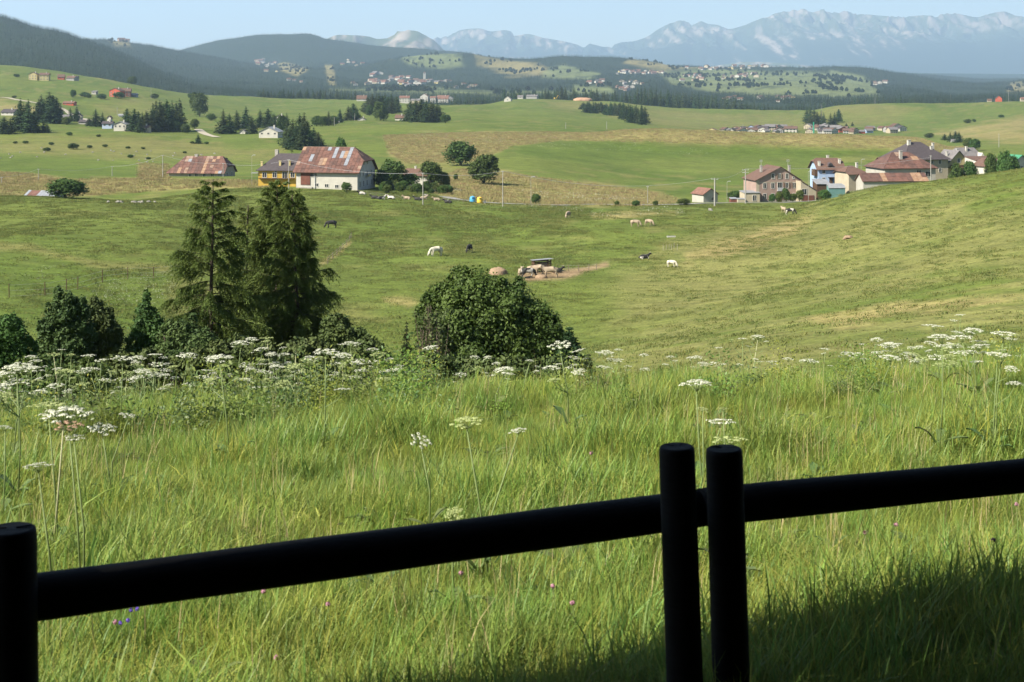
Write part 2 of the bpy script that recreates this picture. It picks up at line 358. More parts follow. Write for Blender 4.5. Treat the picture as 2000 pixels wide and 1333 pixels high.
# ------------------------------------------------------------------ mountains
def mountain(name, d0, dc, d1, crest, foot, seed, rock, relief, forest=(.018,.03,.016), nx=560, ny=110, spur=None, x0=-400, x1=2500):
    px = np.linspace(x0, x1, nx); cy = pchip([p[0] for p in crest], [p[1] for p in crest], px)
    t = np.concatenate([np.linspace(0, 1, ny), 1+np.linspace(.04, 1, 14)]); D = np.where(t <= 1, d0+(dc-d0)*t, dc+(d1-dc)*(t-1))
    zc = (HOR-cy)/F*dc; zf = (HOR-foot)/F*d0
    prof = np.where(t <= 1, np.clip(t, 0, 1)**1.25, 1-(t-1)*1.0)
    Xm = (px[None, :]-1000)/F*D[:, None]; Ym = np.repeat(D[:, None], nx, 1)
    Z = zf+(zc[None, :]-zf)*prof[:, None]
    k = np.clip(np.minimum(t*1.5, 1.05-np.abs(t-1)*2.5), 0, 1)[:, None]
    gul = ridged(Xm/1100+.7*fbm(Xm/700, Ym/900, 3, seed+7), Ym/3800, 6, seed); gul2 = ridged(Xm/330+.5*fbm(Xm/300, Ym/300, 2, seed+8), Ym/1100, 5, seed+3)
    fall = np.clip(1-((t-1)/.06)**2, 0, 1)[:, None]            # the crest itself keeps its outline
    Z = Z + relief*(gul-.35)*k*(1-.8*fall) + relief*.75*(gul2-.3)*k*(1-.5*fall)
    lim = (HOR-cy)[None, :]/F*Ym*(1-.0)-8; Z = np.minimum(Z, lim+0*Z) if True else Z
    gy, gx = np.gradient(Z); sl = np.hypot(gx/np.gradient(Xm, axis=1), gy/np.gradient(Ym, axis=0))
    n = .35*fbm(Xm/700, Ym/900, 3, seed+5, .6)+1.0*fbm(Xm/85+.4*gul, Z/170, 4, seed+6, .75); hN = (Z-zf)/(zc.max()-zf)
    big = fbm(Xm/2600, Ym/2600+hN*2, 3, seed+15); stk = .9*ridged(Xm/210+fbm(Xm/500, Z/160, 2, seed+2), Z/520, 4, seed+11)-.45
    r = np.clip(.12+(n*1.7+stk*1.1+big*.9)*1.15+(sl-.5)*.5+(hN-.8)*1.6*rock+rock*.12, 0, .85)*np.clip((hN-.12)*5, 0, 1)
    if spur is not None:
        ppx, ppy = proj(Xm, Ym, Z); s = sdist(ppx, ppy, spur)/7+n*1.5; r = r*np.clip(.5-s, 0, 1)
    pal = np.array((.27,.215,.17))*(.75+.6*np.clip(fbm(Xm/260, Z/120, 4, seed+9)+.5, 0, 1))[..., None]
    grass = np.array((.075,.09,.035)); veg = np.array(forest)[None, None]*(1-np.clip(hN*1.6-.6, 0, 1))[..., None]+grass*np.clip(hN*1.6-.6, 0, 1)[..., None]
    C = veg*(1-r[..., None])+pal*r[..., None]
    V = np.stack([Xm, Ym, Z], -1).reshape(-1, 3); a = (np.arange(len(t)-1)[:, None]*nx+np.arange(nx-1)[None, :]).ravel()
    me = mesh(name, V, np.stack([a, a+1, a+nx+1, a+nx], 1), [M_FAR], smooth=True); setcol(me, C.reshape(-1, 3))
    return tag(link(name, me), kind='structure')
M_FAR = bpy.data.materials.new('far_rock_and_wood'); M_FAR.use_nodes = True
n = M_FAR.node_tree; b = n.nodes['Principled BSDF']; b.inputs['Roughness'].default_value = 1; b.inputs['Specular IOR Level'].default_value = 0
at = n.nodes.new('ShaderNodeAttribute'); at.attribute_name = 'col'; n.links.new(at.outputs['Color'], b.inputs['Base Color'])
mountain('mountain_peak', 10500, 13500, 16000, [(-400,150),(560,110),(640,74),(660,67),(700,68),(740,72),(760,68),(778,59),(798,54),(812,55),(826,62),(845,74),(870,92),(950,120),(2500,150)], 168, 41, .5, 150, nx=420, ny=60)
mountain('mountain_spur', 13500, 17000, 19000, [(-400,160),(1280,150),(1420,124),(1460,120),(1520,122),(1600,130),(1700,148),(1800,156),(1860,150),(1920,146),(2000,148),(2500,140)], 172, 77, 0, 60, nx=300, ny=40)
mountain('mountain_range', 17500, 23500, 26500,
  [(-400,160),(600,120),(800,95),(852,73),(880,66),(905,57),(935,55),(960,61),(990,58),(1010,68),(1030,66),(1060,73),(1100,80),(1128,87),(1140,92),(1152,85),(1165,88),(1180,91),(1215,82),(1240,79),(1262,72),(1290,54),(1315,43),(1330,39),(1345,43),(1352,47),(1370,41),(1382,46),(1400,48),(1425,56),(1450,50),(1480,38),(1510,27),(1540,20),(1570,17),(1590,18),(1620,17),(1650,21),(1690,27),(1740,31),(1790,29),(1820,30),(1856,24),(1880,28),(1908,33),(1930,27),(1960,22),(1985,30),(2010,33),(2100,20),(2500,40)],
  170, 5, 1.0, 330, nx=900, ny=190, spur=[(1660,150),(1700,118),(1780,98),(1880,72),(1940,60),(2100,40),(2200,160),(1660,165)])

# ------------------------------------------------------------------ the air
mb = MB(); mb.box(-19000, 19000, -60, 27500, -520, 1950)
HZ = bpy.data.materials.new('haze_air'); HZ.use_nodes = True; n = HZ.node_tree; n.nodes.remove(n.nodes['Principled BSDF'])
pv = n.nodes.new('ShaderNodeVolumePrincipled'); pv.inputs['Color'].default_value = (.56,.76,1.0,1); pv.inputs['Density'].default_value = 5.6e-5; pv.inputs['Anisotropy'].default_value = .2
n.links.new(pv.outputs[0], n.nodes['Material Output'].inputs['Volume'])
tag(mb.build('haze', HZ), kind='stuff')

# ------------------------------------------------------------------ foliage
M_CONIF = mat('conifer_needles', (.016,.030,.011), .85, 0, .9, (.036,.058,.020), rnd=.25, spec=.15)
M_WOODF = mat('far_wood_needles', (.009,.018,.009), .9, 0, .02, (.020,.032,.014), rnd=.35, spec=.1)
M_BROAD = mat('broad_leaves', (.030,.060,.012), .7, 0, .8, (.070,.112,.022), transl=.18, rnd=.2, spec=.25)
M_ASH = mat('ash_leaves', (.036,.068,.011), .65, 0, .9, (.080,.122,.022), transl=.25, spec=.3)
M_DARKL = mat('dark_leaves', (.028,.052,.013), .7, 0, 1.2, (.065,.095,.024), transl=.12, rnd=.15, spec=.25)
M_LARCH = mat('larch_needles', (.062,.096,.021), .8, 0, .7, (.125,.158,.040), transl=.2, rnd=.1, spec=.2)
M_LARCHD = mat('dry_larch_twigs', (.075,.060,.030), .85, .3, 2)
M_BARK = mat('bark', (.045,.034,.025), .95, .35, 4, bump=.4, stretch=(1,1,.2))
M_TWIG = mat('grey_twigs', (.16,.125,.095), .9, .3, 3)

def tri_cloud(P_, N_, size, aspect=1.6, rng=RNG):
    """one small leaf-like triangle pair per point, facing roughly along N"""
    n = len(P_); N_ = N_/np.maximum(np.linalg.norm(N_, axis=1, keepdims=True), 1e-6)
    r = rng.normal(size=(n, 3)); A = np.cross(N_, r); A /= np.maximum(np.linalg.norm(A, axis=1, keepdims=True), 1e-6); B = np.cross(N_, A)
    s = (np.ones(n)*size if np.isscalar(size) else size)[:, None]*(.6+.8*rng.random((n, 1)))
    a, b = A*s*aspect*.5, B*s*.5
    V = np.stack([P_-a, P_-b*.9+a*.1, P_+a, P_+b*.9+a*.1], 1).reshape(-1, 3)
    return V, np.arange(4*n).reshape(-1, 4)
def unit(n, rng=RNG):
    v = rng.normal(size=(n, 3)); return v/np.linalg.norm(v, axis=1, keepdims=True)
def crown_mesh(name, blobs, leaf, n, m, seed=0, jag=.16, core=True, mats=None, stray=.22, ncore=99):
    """leaves spread over clumps that sit on the blobs (cx,cy,cz,rx,ry,rz)"""
    rng = np.random.default_rng(seed); PS = []; NS = []
    vol = np.array([b[3]*b[5] for b in blobs]); vol = vol/vol.sum()
    for b, q in zip(blobs, vol):
        c = np.array(b[:3]); r = np.array(b[3:6]); k = max(10, int(q*110))
        u = unit(k, rng); u[:, 2] = np.where(u[:, 2] < -.75, -u[:, 2], u[:, 2])
        cc = c+u*r*(.72+.2*rng.random((k, 1))); cr = r.mean()*(.20+.22*rng.random(k))
        nk = int(n*q/k)
        for i in range(k):
            v = unit(nk, rng); v = v+u[i]*.45; v /= np.linalg.norm(v, axis=1, keepdims=True)
            rr = cr[i]*(1-.85*rng.random((nk, 1))**2)*(1+jag*rng.normal(size=(nk, 1)))
            PS.append(cc[i]+v*rr); NS.append(v+rng.normal(size=(nk, 3))*.55+np.array((0, 0, .25)))
    for b, q in zip(blobs, vol):
        ns = int(n*q*stray); u = unit(ns, rng); PS.append(np.array(b[:3])+u*np.array(b[3:6])*(.75+.45*rng.random((ns, 1))**1.5)); NS.append(u+rng.normal(size=(ns, 3))*.7)
    PS = np.concatenate(PS); NS = np.concatenate(NS); V, Fq = tri_cloud(PS, NS, leaf, rng=rng)
    if core:
        cv = []; cf = []
        for b in blobs[:ncore]:
            mb_ = len(V)+sum(len(x) for x in cv); th = np.linspace(0, math.pi, 7); ph = np.linspace(0, 2*math.pi, 10)[:-1]
            g = np.array([[math.sin(t)*math.cos(p), math.sin(t)*math.sin(p), math.cos(t)] for t in th for p in ph])
            g = g*np.array(b[3:6])*(.5 if len(blobs) > 1 else .6)*(1+.12*rng.normal(size=(len(g), 1)))+np.array(b[:3]); cv.append(g)
            cf += [[mb_+i*9+k, mb_+i*9+(k+1) % 9, mb_+(i+1)*9+(k+1) % 9, mb_+(i+1)*9+k] for i in range(6) for k in range(9)]
        V = np.concatenate([V]+cv); Fq = np.concatenate([Fq, np.array(cf)])
    return mesh(name, V, Fq, mats or [m])
def conifer_mesh(name, h, r, layers, per, seed, m, fuzz=3, droop=.35, base=.06, power=.85):
    rng = np.random.default_rng(seed); V = []; n = 0
    for i in range(layers):
        t = base+(1-base)*(i+rng.random()*.6)/layers
        rr = r*max(.04, (1-t))**power*(.8+.35*rng.random())
        for k in range(max(4, int(per*(.5+.5*(1-t))))):
            a = rng.random()*6.283; q = rr*(.65+.5*rng.random()); c, s_ = math.cos(a), math.sin(a); z0 = t*h; w_ = q*.28+.03*r
            tip = np.array((c*q, s_*q, z0-q*droop)); mid = np.array((c*q*.5, s_*q*.5, z0-q*droop*.25)); side = np.array((-s_, c, 0))*w_
            V.append([(0, 0, z0+.02*h), mid-side-(0, 0, w_*.6), tip, mid+side-(0, 0, w_*.6)])
            for f in range(fuzz):
                p = mid+(tip-mid)*rng.random()*1.15+rng.normal(size=3)*w_*.4; dv = np.array((c, s_, -.2))*w_*.8+rng.normal(size=3)*w_*.35
                sd = rng.normal(size=3)*w_*.22; V.append([p, p+dv*.5+sd, p+dv, p+dv*.5-sd])
    V = np.array(V).reshape(-1, 3); return mesh(name, V, np.arange(len(V)).reshape(-1, 4), [m])
def trunk_mesh(name, h, r, m=None, bend=0.0, seed=0, limbs=0, lz=(.3, .8), ll=.5):
    rg = random.Random(seed); mb = MB(); pts = []; x = y = 0
    for i in range(6):
        pts.append((x, y, h*i/5-.3*(i == 0))); x += rg.uniform(-1, 1)*bend*h*.05; y += rg.uniform(-1, 1)*bend*h*.05
    mb.tube(pts, [r*(1-.85*i/5) for i in range(6)], 7)
    for k in range(limbs):
        t = rg.uniform(*lz); p = Vector(pts[int(t*5)]).lerp(Vector(pts[min(5, int(t*5)+1)]), t*5-int(t*5)); a = rg.uniform(0, 6.28); L_ = ll*h*(1-t*.5)
        e = p+Vector((math.cos(a)*L_, math.sin(a)*L_, L_*rg.uniform(.3, .9))); q = p.lerp(e, .5)+Vector((0, 0, -.06*L_)); mb.tube([p, q, e], [r*.4, r*.25, r*.06], 5)
    return mb.me(name, m or M_BARK, smooth=True)

# shared tree kinds: (crown mesh, trunk mesh, height, radius)
CON = []
for i in range(7):
    h, r = 10, [1.9, 2.3, 2.7, 2.0, 3.0, 2.4, 1.6][i]
    CON.append((conifer_mesh('conifer_crown', h, r, 26, 13, 100+i, M_CONIF, fuzz=4, power=[.8,.7,.62,.9,.75,.55,.8][i], base=[.05,.1,.04,.12,.03,.16,.08][i]), trunk_mesh('conifer_trunk', 9.5, .16, seed=i)))
BRO = []
for i in range(5):
    rg = random.Random(50+i); bl = [(0,0,4.3,3.1,3.1,3.9)]+[(rg.uniform(-1.7,1.7), rg.uniform(-1.7,1.7), rg.uniform(2.2,7.0), rg.uniform(1.5,2.1), rg.uniform(1.5,2.1), rg.uniform(1.4,2)) for _ in range(5)]
    BRO.append((crown_mesh('leafy_crown', bl, .34, 5200, M_BROAD, 60+i), trunk_mesh('broad_trunk', 5, .3, bend=.6, seed=i, limbs=4)))
def grow(name, kindset, k, pos, h, wf=1.0, label=None, cat='tree', group=None, mats=None, sink=.03, h0=10.0, rz=None, tilt=0):
    """a tree as a thing: an Empty on the ground with a crown and a trunk"""
    cr, tr = kindset[k % len(kindset)]; e = empty(name, (pos.x, pos.y, pos.z-sink*h), random.uniform(0, 6.28) if rz is None else rz, label, cat, group)
    e.rotation_euler[0] = random.uniform(-1, 1)*tilt; s = h/h0
    for nm, me_ in (('crown', cr), ('trunk', tr)):
        o = link(nm, me_, e, scale=(s*wf, s*wf, s))
        if mats and nm == 'crown': o.material_slots[0].link = 'OBJECT'; o.material_slots[0].material = mats
    return e

# ---- rows and groves of trees, each as (px, base py or None, top py, half width px, depth, kind)
def tree_at(px, top, depth, hw=None, kind='c', label='', group=None, base=None, name=None, k=None):
    p = gp(px, depth) if base is None else hit(px, base, 420, 2200)
    h = (HOR-top)/F*p.y - p.z
    h = max(h, 1.0)/.97
    ks = CON if kind == 'c' else BRO; k = random.randrange(len(ks)) if k is None else k
    wf = 1.0
    if hw: wf = (hw/F*p.y)/((h/10)*([1.9,2.3,2.7,2.0,3.0,2.4,1.6][k % 7] if kind == 'c' else 3.6)); wf = min(max(wf, .45), 2.4)
    return grow(name or ('conifer' if kind == 'c' else 'broadleaf_tree'), ks, k, p, h, wf, label, 'tree', group, h0=(10.0 if kind == 'c' else 8.7))
def spread(x0, x1, n, top, base, hw, kind='c', jt=6, jb=2, jw=.25, dd=None):
    r = random.Random(int(x0*7+x1)); out = []
    for i in range(n):
        x = x0+(x1-x0)*(i+.5)/n+r.uniform(-1, 1)*(x1-x0)/n*.35; f = (x-x0)/(x1-x0)
        t = top(f) if callable(top) else top; b = base(f) if callable(base) else base
        out.append((x, t+r.uniform(-1, 1)*jt, b+r.uniform(-1, 1)*jb, hw*(1+r.uniform(-jw, jw)), kind)+((dd,) if dd else ()))
    return out
def cluster(desc, group, items, kind='c'):
    """items: (px, top, base, hw[, kind]) in photo pixels; labels count from the left"""
    items = sorted(items, key=lambda q: q[0]); cnt = {}
    for i, q in enumerate(items):
        kd = q[4] if len(q) > 4 else kind; i = cnt.get(kd, 0); cnt[kd] = i+1; tot = sum(1 for u_ in items if (u_[4] if len(u_) > 4 else kind) == kd); dd = q[5] if len(q) > 5 else None
        lab = ('%s, %s from the left' % (desc[kd], ordinal(i))) if tot > 1 else desc[kd]
        d = dd or 700
        tree_at(q[0], q[1], d, q[3]*(1.65 if kd == 'c' else 1.1), kd, lab, group, base=None if dd else q[2])
D1 = lambda s: {'c': 'dark conifer '+s, 'b': 'rounded leafy tree '+s}
# left: big conifers before the hamlet
cluster(D1('in the left edge grove by white houses'), 'conifers of the left edge grove',
  [(8,228,262,16),(20,230,262,12),(40,192,258,13),(55,194,260,12),(66,215,260,10),(84,196,240,14),(96,180,240,17),(107,205,240,12),(85,238,260,12),(92,240,259,9)]+spread(72,114,6,190,240,11)+spread(34,62,4,200,256,10))
cluster(D1('around the hamlet by the white flat-roofed house'), 'trees around the low hamlet',
  [(118,202,228,6),(137,210,236,6),(150,208,238,7),(174,230,246,5),(187,212,248,11),(200,218,248,8),(130,228,244,8,'b'),(248,212,256,10),(262,212,258,10),(285,215,257,9),(295,213,258,10),(312,196,256,11),(325,194,256,11),(336,195,257,11),(350,192,256,9),(305,214,257,8),(272,232,260,8),(322,225,257,10,'b'),*spread(296,356,9,199,256,10),*spread(266,300,4,216,257,9),(342,235,258,10,'b'),(362,242,260,8,'b')])
cluster({'c': 'dark conifer in the row above the rusty farmhouse', 'b': 'leafy tree in the row above the rusty farmhouse'}, 'trees of the row right of the tall birch',
  [(390,181,228,14,'b'),(412,222,236,9,'b'),(380,232,252,8,'b'),(436,212,262,12),(448,222,262,12),(462,216,255,8),(480,208,252,10),(492,226,262,9),(508,214,250,11),(524,212,250,10),(535,222,250,9),(560,220,246,7),(552,226,262,10,'b'),(570,244,258,8)])
cluster({'c': 'dark conifer in the hillside clump above the barn'}, 'conifers of the clump above the barn',
  [(560,236,285,10),(572,232,288,11),(585,222,288,12),(594,220,286,11),(601,236,287,11),(612,248,288,10),(621,258,289,9),(628,268,290,8),(566,246,290,9),(578,240,292,12),(589,236,293,12),(603,250,292,10)])
cluster({'c': 'conifer standing right behind the yellow house roof', 'b': 'leafy tree top showing behind the barn ridge'}, 'trees behind the barn', [(570,284,352,9,'c',372),(668,272,340,9,'b',430),(690,288,345,10,'b',425),(702,294,350,8,'b',415)])
cluster({'c': 'conifer on the crest field left of the three big groves', 'b': 'leafy tree on the crest field left of the three big groves'}, 'trees left of the big groves',
  [(618,226,247,9,'b'),(630,228,247,9,'b'),(642,217,246,8),(652,226,244,8,'b'),(664,213,240,5),(680,206,236,9),(690,202,235,9),(697,210,235,6)])
cluster({'c': 'tall dark conifer of the middle grove on the crest field', 'b': 'lighter tree at the foot of the middle grove'}, 'trees of the middle grove',
  [(718,188,222,9),(728,184,224,10),(740,182,222,11),(752,182,220,11),(764,183,220,11),(772,190,218,8),(742,200,236,11,'b'),(750,212,236,8,'b'),(722,205,226,7,'b')]+spread(717,776,9,186,221,9,jt=3))
cluster({'c': 'round-topped conifer of the right crest field grove', 'b': 'small round tree beside the right crest field grove'}, 'trees of the right grove',
  [(802,196,237,11),(812,194,238,12),(822,193,239,12),(832,196,238,11),(846,203,237,11),(856,205,237,10),(870,223,241,9,'b')]+spread(800,856,9,198,238,9,jt=4))
gr = []
r_ = random.Random(5)
for i in range(46):
    f = i/45; x = 1137+120*f; gr.append((x+r_.uniform(-3,3), 199+6*f+r_.uniform(-3,4), (222 if f < .35 else 222+27*(f-.35)/.65)-r_.uniform(0, 10), 6.5))
cluster({'c': 'dark conifer of the isolated wood amid the fields'}, 'conifers of the long isolated wood', gr)
cluster({'c': 'dark conifer of the small wood above the village roofs'}, 'conifers of the wood above the village',
  [(1576,209,238,7),(1582,212,242,8),(1590,213,245,9),(1596,218,246,7),(1604,214,244,5),(1609,219,247,6),(1622,220,247,8),(1630,218,247,8),(1638,213,240,6),(1653,240,248,2.5),(1665,238,247,2.5)])
cluster({'c': 'dark conifer above the farm hamlet on the right', 'b': 'leafy tree above the farm hamlet on the right'}, 'trees above the farm hamlet',
  [(1845,262,275,6,'c'),(1856,258,276,6,'c'),(1866,256,277,8,'c'),(1873,257,279,7,'c'),(1815,260,270,11,'b'),(1892,270,290,9,'b'),(1904,272,294,10,'b')])
cluster({'b': 'leafy garden tree beside the farthest right farm roofs'}, 'garden trees of the farm hamlet', [(1936,297,325,11,'b',398),(1962,292,330,13,'b',390),(1976,304,335,14,'b',378)])
cluster({'b': 'small round bush alone on the right hillside'}, 'lone bushes of the right hillside', [(1890,233,241,7,'b'),(1903,233,239,3,'b'),(1955,224,230,7,'b')])
cluster({'b': 'small dark tree dotted on the upper left slope'}, 'small trees of the upper left slope', [(143,175,191,5,'b'),(166,180,190,8,'b'),(173,184,192,5,'b'),(198,183,194,9,'b'),(258,150,162,8,'b'),(302,183,193,7,'b'),(372,182,193,5,'b'),(33,145,151,5,'b'),(232,180,193,9,'b'),(28,187,192,4,'b')])
cluster({'b': 'low dark bush on the bumpy left pasture', 'c': 'small lone conifer on the bumpy left pasture'}, 'low bushes of the left pasture',
  [(30,276,281,9,'b'),(50,275,281,10,'b'),(100,278,284,6,'b'),(92,288,296,10,'b'),(143,280,292,9,'b'),(175,284,290,6,'b'),(205,282,288,9,'b'),(255,302,309,12,'b'),(290,308,312,8,'b'),(387,262,281,5,'c'),(375,276,281,12,'b'),(403,277,282,7,'b'),(135,258,265,8,'b'),(192,263,268,9,'b'),(250,286,291,12,'b'),(280,288,292,12,'b'),(361,296,300,6,'b'),(440,308,313,12,'b')])
# the round trees and hedge trees in the middle
def lone(px, top, base, hw, label, k=0, name='broadleaf_tree', m=None, depth=None):
    p = hit(px, base, 120, 900) if depth is None else gp(px, depth)
    h = (HOR-top)/F*p.y-p.z; wf = (hw/F*p.y)/(h/8.7*3.6)
    return grow(name, BRO, k, p, h, wf, label, 'tree', mats=m, h0=8.7)
lone(900, 274, 324, 35, 'round dark green tree alone on the dry slope', 0)
lone(946, 302, 360, 32, 'spreading dark tree below the round one on the slope', 1)
lone(768, 312, 366, 28, 'leafy tree right beside the barn gable', 2)
lone(842, 312, 366, 24, 'leafy tree right of the small brown-roofed cottage', 3)
lone(745, 330, 368, 17, 'low leafy tree touching the right wall of the barn', 4)
lone(800, 338, 368, 22, 'low hedge tree in front of the small brown-roofed cottage', 0)
lone(868, 336, 368, 12, 'small tree at the right end of the barn hedge', 1)
lone(890, 340, 352, 5, 'tiny young tree between the hedge and the spreading tree', 1)
lone(128, 347, 395, 40, 'broad dark tree beside the little shed roof', 3, depth=285)
lone(677, 356, 373, 11, 'small bush against the white barn wall', 2, 'bush', depth=338)
lone(613, 348, 366, 7, 'ivy bush at the barn corner by the brown door', 4, 'bush', depth=352)
lone(1047, 378, 399, 10, 'bush beside the roadside lamp on the dry slope', 0, 'bush')
lone(1242, 392, 403, 9, 'low bush on the road verge in the middle', 1, 'bush')
lone(1205, 392, 402, 5, 'smallest bush on the road verge', 2, 'bush')
lone(1280, 392, 402, 6, 'low bush on the road verge nearer the hut', 2, 'bush')
lone(1336, 387, 401, 14, 'dark bush left of the small red-roofed hut', 3, 'bush')
lone(1437, 372, 398, 19, 'dark bush between the hut and the pink house', 4, 'bush', depth=400)
for i, (px, top, hw) in enumerate([(1522,374,8),(1535,368,9),(1548,378,8),(1562,370,9),(1508,378,7),(1610,370,14)]):
    lone(px, top, 392, hw, ['climbing shrub by the front door of the pink house','tallest shrub before the pink house','low shrub before the pink house','bushy shrub at the right end of the pink house','small shrub left of the pink house door','leafy tree between the pink house and the greenhouse'][i], i, 'shrub', depth=[386,386,386,386,386,378][i])
for i, (px, top, hw, d) in enumerate([(1868,316,14,398),(1896,315,15,398)]): lone(px, top, 330, hw, ['garden tree before the yellow chalet','garden tree under the chalet balcony'][i], i, depth=d)
for i in range(26):   # hedge and tall weeds below the barn trees
    r = random.Random(i+300); px = 745+i*5.4; p = hit(px, 374+r.uniform(-4,4)+(i > 12)*3, 250, 500)
    grow('hedge_shrub', BRO, i, p, r.uniform(1.3,2.6), r.uniform(1, 1.8), 'pale green hedge shrub below the barn trees, %s from the left' % ordinal(i), 'shrub', 'hedge shrubs below the barn trees', h0=8.7)

# ---- long tree line behind the crest: individuals
r_ = random.Random(77); row = []
for seg in [(500,700,34,176,2120,12),(880,980,20,183,2080,9),(985,1060,20,178,2080,9),(1060,1170,22,174,2080,11),(1170,1240,16,178,2080,10),(1240,1400,48,180,2050,10),(1400,1520,30,192,2050,9),(1540,1620,14,196,2300,8),(1660,1800,34,188,2250,8),(1960,2010,9,184,2150,10)]:
    x0, x1, n_, top, d, hw = seg
    for i in range(n_):
        x = x0+(x1-x0)*(i+r_.random())/n_; tp = top+r_.uniform(-5, 7)
        if seg[0] == 500: tp = 175+r_.uniform(-3,5)
        if seg[0] == 1240: tp = 170+16*(x-1240)/160+r_.uniform(-5,7)
        if seg[0] == 1400: tp = 186+20*(x-1400)/120+r_.uniform(-5,5)
        if seg[0] == 880: tp = 184+r_.uniform(-3,3); d = 1950
        row.append((x, tp, d+r_.uniform(-25, 60), hw*r_.uniform(.4,.75)))
row.sort(key=lambda q: q[1]-HOR-{True: 0, False: 4}[q[0] > 1200]); keep_, rest_ = row[:96], row[96:]; keep_.sort()
for i, (x, tp, d, hw) in enumerate(keep_):
    seat = 'before the church village' if x < 900 else 'right of the long pale houses' if x < 1060 else 'by the earth heap' if x < 1240 else 'above the olive hill' if x < 1530 else 'under the far right woods'
    tree_at(x, tp, d, hw, 'c', 'conifer in the long tree line %s, %s from its left' % (seat, ordinal(i)), 'conifers of the long tree line')
print('objects after trees', len(bpy.data.objects))

# ---- far woods as masses
def scatter(name, pts, protos, scales, label, kind='stuff', rots=None):
    """one object: prototypes instanced on points by geometry nodes; proto index, scale and turn are point attributes"""
    me = bpy.data.meshes.new(name); me.vertices.add(len(pts)); me.vertices.foreach_set('co', np.asarray(pts, np.float32).ravel())
    n = len(pts)
    for nm, ty, va in (('pick', 'INT', RNG.integers(0, len(protos), n).astype(np.int32)), ('size', 'FLOAT', np.asarray(scales, np.float32))):
        a = me.attributes.new(nm, ty, 'POINT'); a.data.foreach_set('value', va)
    rot = np.zeros((n, 3), np.float32); rot[:, 2] = RNG.random(n)*6.283
    if rots is not None: rot = rots.astype(np.float32)
    a = me.attributes.new('turn', 'FLOAT_VECTOR', 'POINT'); a.data.foreach_set('vector', rot.ravel())
    ob = link(name, me); tag(ob, label, kind=kind)
    c = bpy.data.collections.new(name+'_kinds')
    for i, p in enumerate(protos):
        o = bpy.data.objects.new('%s_kind.%03d' % (name, i), p); c.objects.link(o)
    g = bpy.data.node_groups.new(name, 'GeometryNodeTree'); g.interface.new_socket('Geometry', in_out='INPUT', socket_type='NodeSocketGeometry'); g.interface.new_socket('Geometry', in_out='OUTPUT', socket_type='NodeSocketGeometry')
    N = g.nodes; L = g.links; gi = N.new('NodeGroupInput'); go = N.new('NodeGroupOutput')
    ip = N.new('GeometryNodeInstanceOnPoints'); ci = N.new('GeometryNodeCollectionInfo'); ci.inputs[0].default_value = c; ci.inputs['Separate Children'].default_value = True; ci.inputs['Reset Children'].default_value = True
    def na(nm, ty):
        q = N.new('GeometryNodeInputNamedAttribute'); q.data_type = ty; q.inputs[0].default_value = nm; return q.outputs[0]
    L.new(gi.outputs[0], ip.inputs['Points']); L.new(ci.outputs[0], ip.inputs['Instance']); ip.inputs['Pick Instance'].default_value = True
    L.new(na('pick', 'INT'), ip.inputs['Instance Index']); L.new(na('size', 'FLOAT'), ip.inputs['Scale']); L.new(na('turn', 'FLOAT_VECTOR'), ip.inputs['Rotation'])
    L.new(ip.outputs[0], go.inputs[0]); md = ob.modifiers.new('scatter', 'NODES'); md.node_group = g
    return ob
FARC = [conifer_mesh('far_conifer', 1.0, .2, 7, 6, 400+i, M_WOODF, fuzz=0, power=.75) for i in range(4)]
FARB = [crown_mesh('far_leafy', [(0,0,.5,.38,.38,.45)], .22, 120, M_WOODF, 420+i, core=True) for i in range(2)]
rp = [gp(q[0], q[2]) for q in rest_]; scatter('tree_line', [tuple(p) for p in rp], [conifer_mesh('line_conifer', 1.0, .24, 14, 10, 500+i, M_CONIF, fuzz=2, power=.7) for i in range(3)], [max(3, (HOR-q[1])/F*p.y-p.z) for q, p in zip(rest_, rp)], 'smaller conifers filling the long tree line')
def far_wood():
    pts = []; sc_ = []
    rg = np.random.default_rng(3)
    for d0, d1, sp in ((2150, 3000, 9.5), (3000, 4100, 10), (4100, 6300, 13), (6300, 8600, 19)):
        n = int((d1**2-d0**2)*.5*(2100/F)/(sp*sp)*.9); d = np.sqrt(rg.random(n)*(d1**2-d0**2)+d0**2); px = -40+rg.random(n)*2080
        x = (px-1000)/F*d; z = gz(x, d); py = HOR-F*z/d
        keep = np.ones(n, bool); fm = field_mask(px, py, d) & (rg.random(n) > .02) ; keep &= ~fm
        keep &= ~((d < 2500) & (px > 250) & (px < 2100) & (d > 2100) & (vnoise(x/90, d/90, 4) > .1))
        keep &= ~((px > 480) & (d > 2400) & (fbm(x/230, d/300, 3, 33) > .22) & (d < 6000))       # clearings
        keep &= ~((d > 1) & ((px-780)**2/3600+(py-162)**2/100 < 1))
        # drop what lies behind nearer crests
        pts.append(np.stack([x[keep], d[keep], z[keep]-.6], 1)); sc_.append(rg.uniform(9, 15, keep.sum())*(1.0 if d0 < 4100 else .92))
    p = np.concatenate(pts); s = np.concatenate(sc_)
    # visibility: keep only points whose tops rise above the running horizon of their column
    tp = HOR-F*(p[:, 2]+s)/p[:, 1]; HZN = np.minimum.accumulate(HOR-F*T/Y2, axis=0)
    a = np.clip(((p[:, 0]/p[:, 1]*F+1000-UX[0])/4).astype(int), 0, len(UX)-1); b = np.clip(((np.log(p[:, 1])-LD[0])/(LD[1]-LD[0])).astype(int)-1, 0, ND-1)
    v = tp < HZN[b, a]+3; p, s = p[v], s[v]; print('far trees', len(p)); return p, s
fp, fs = far_wood()
scatter('far_forest', fp, FARC, fs, 'blue-green conifer woods covering the far hills')
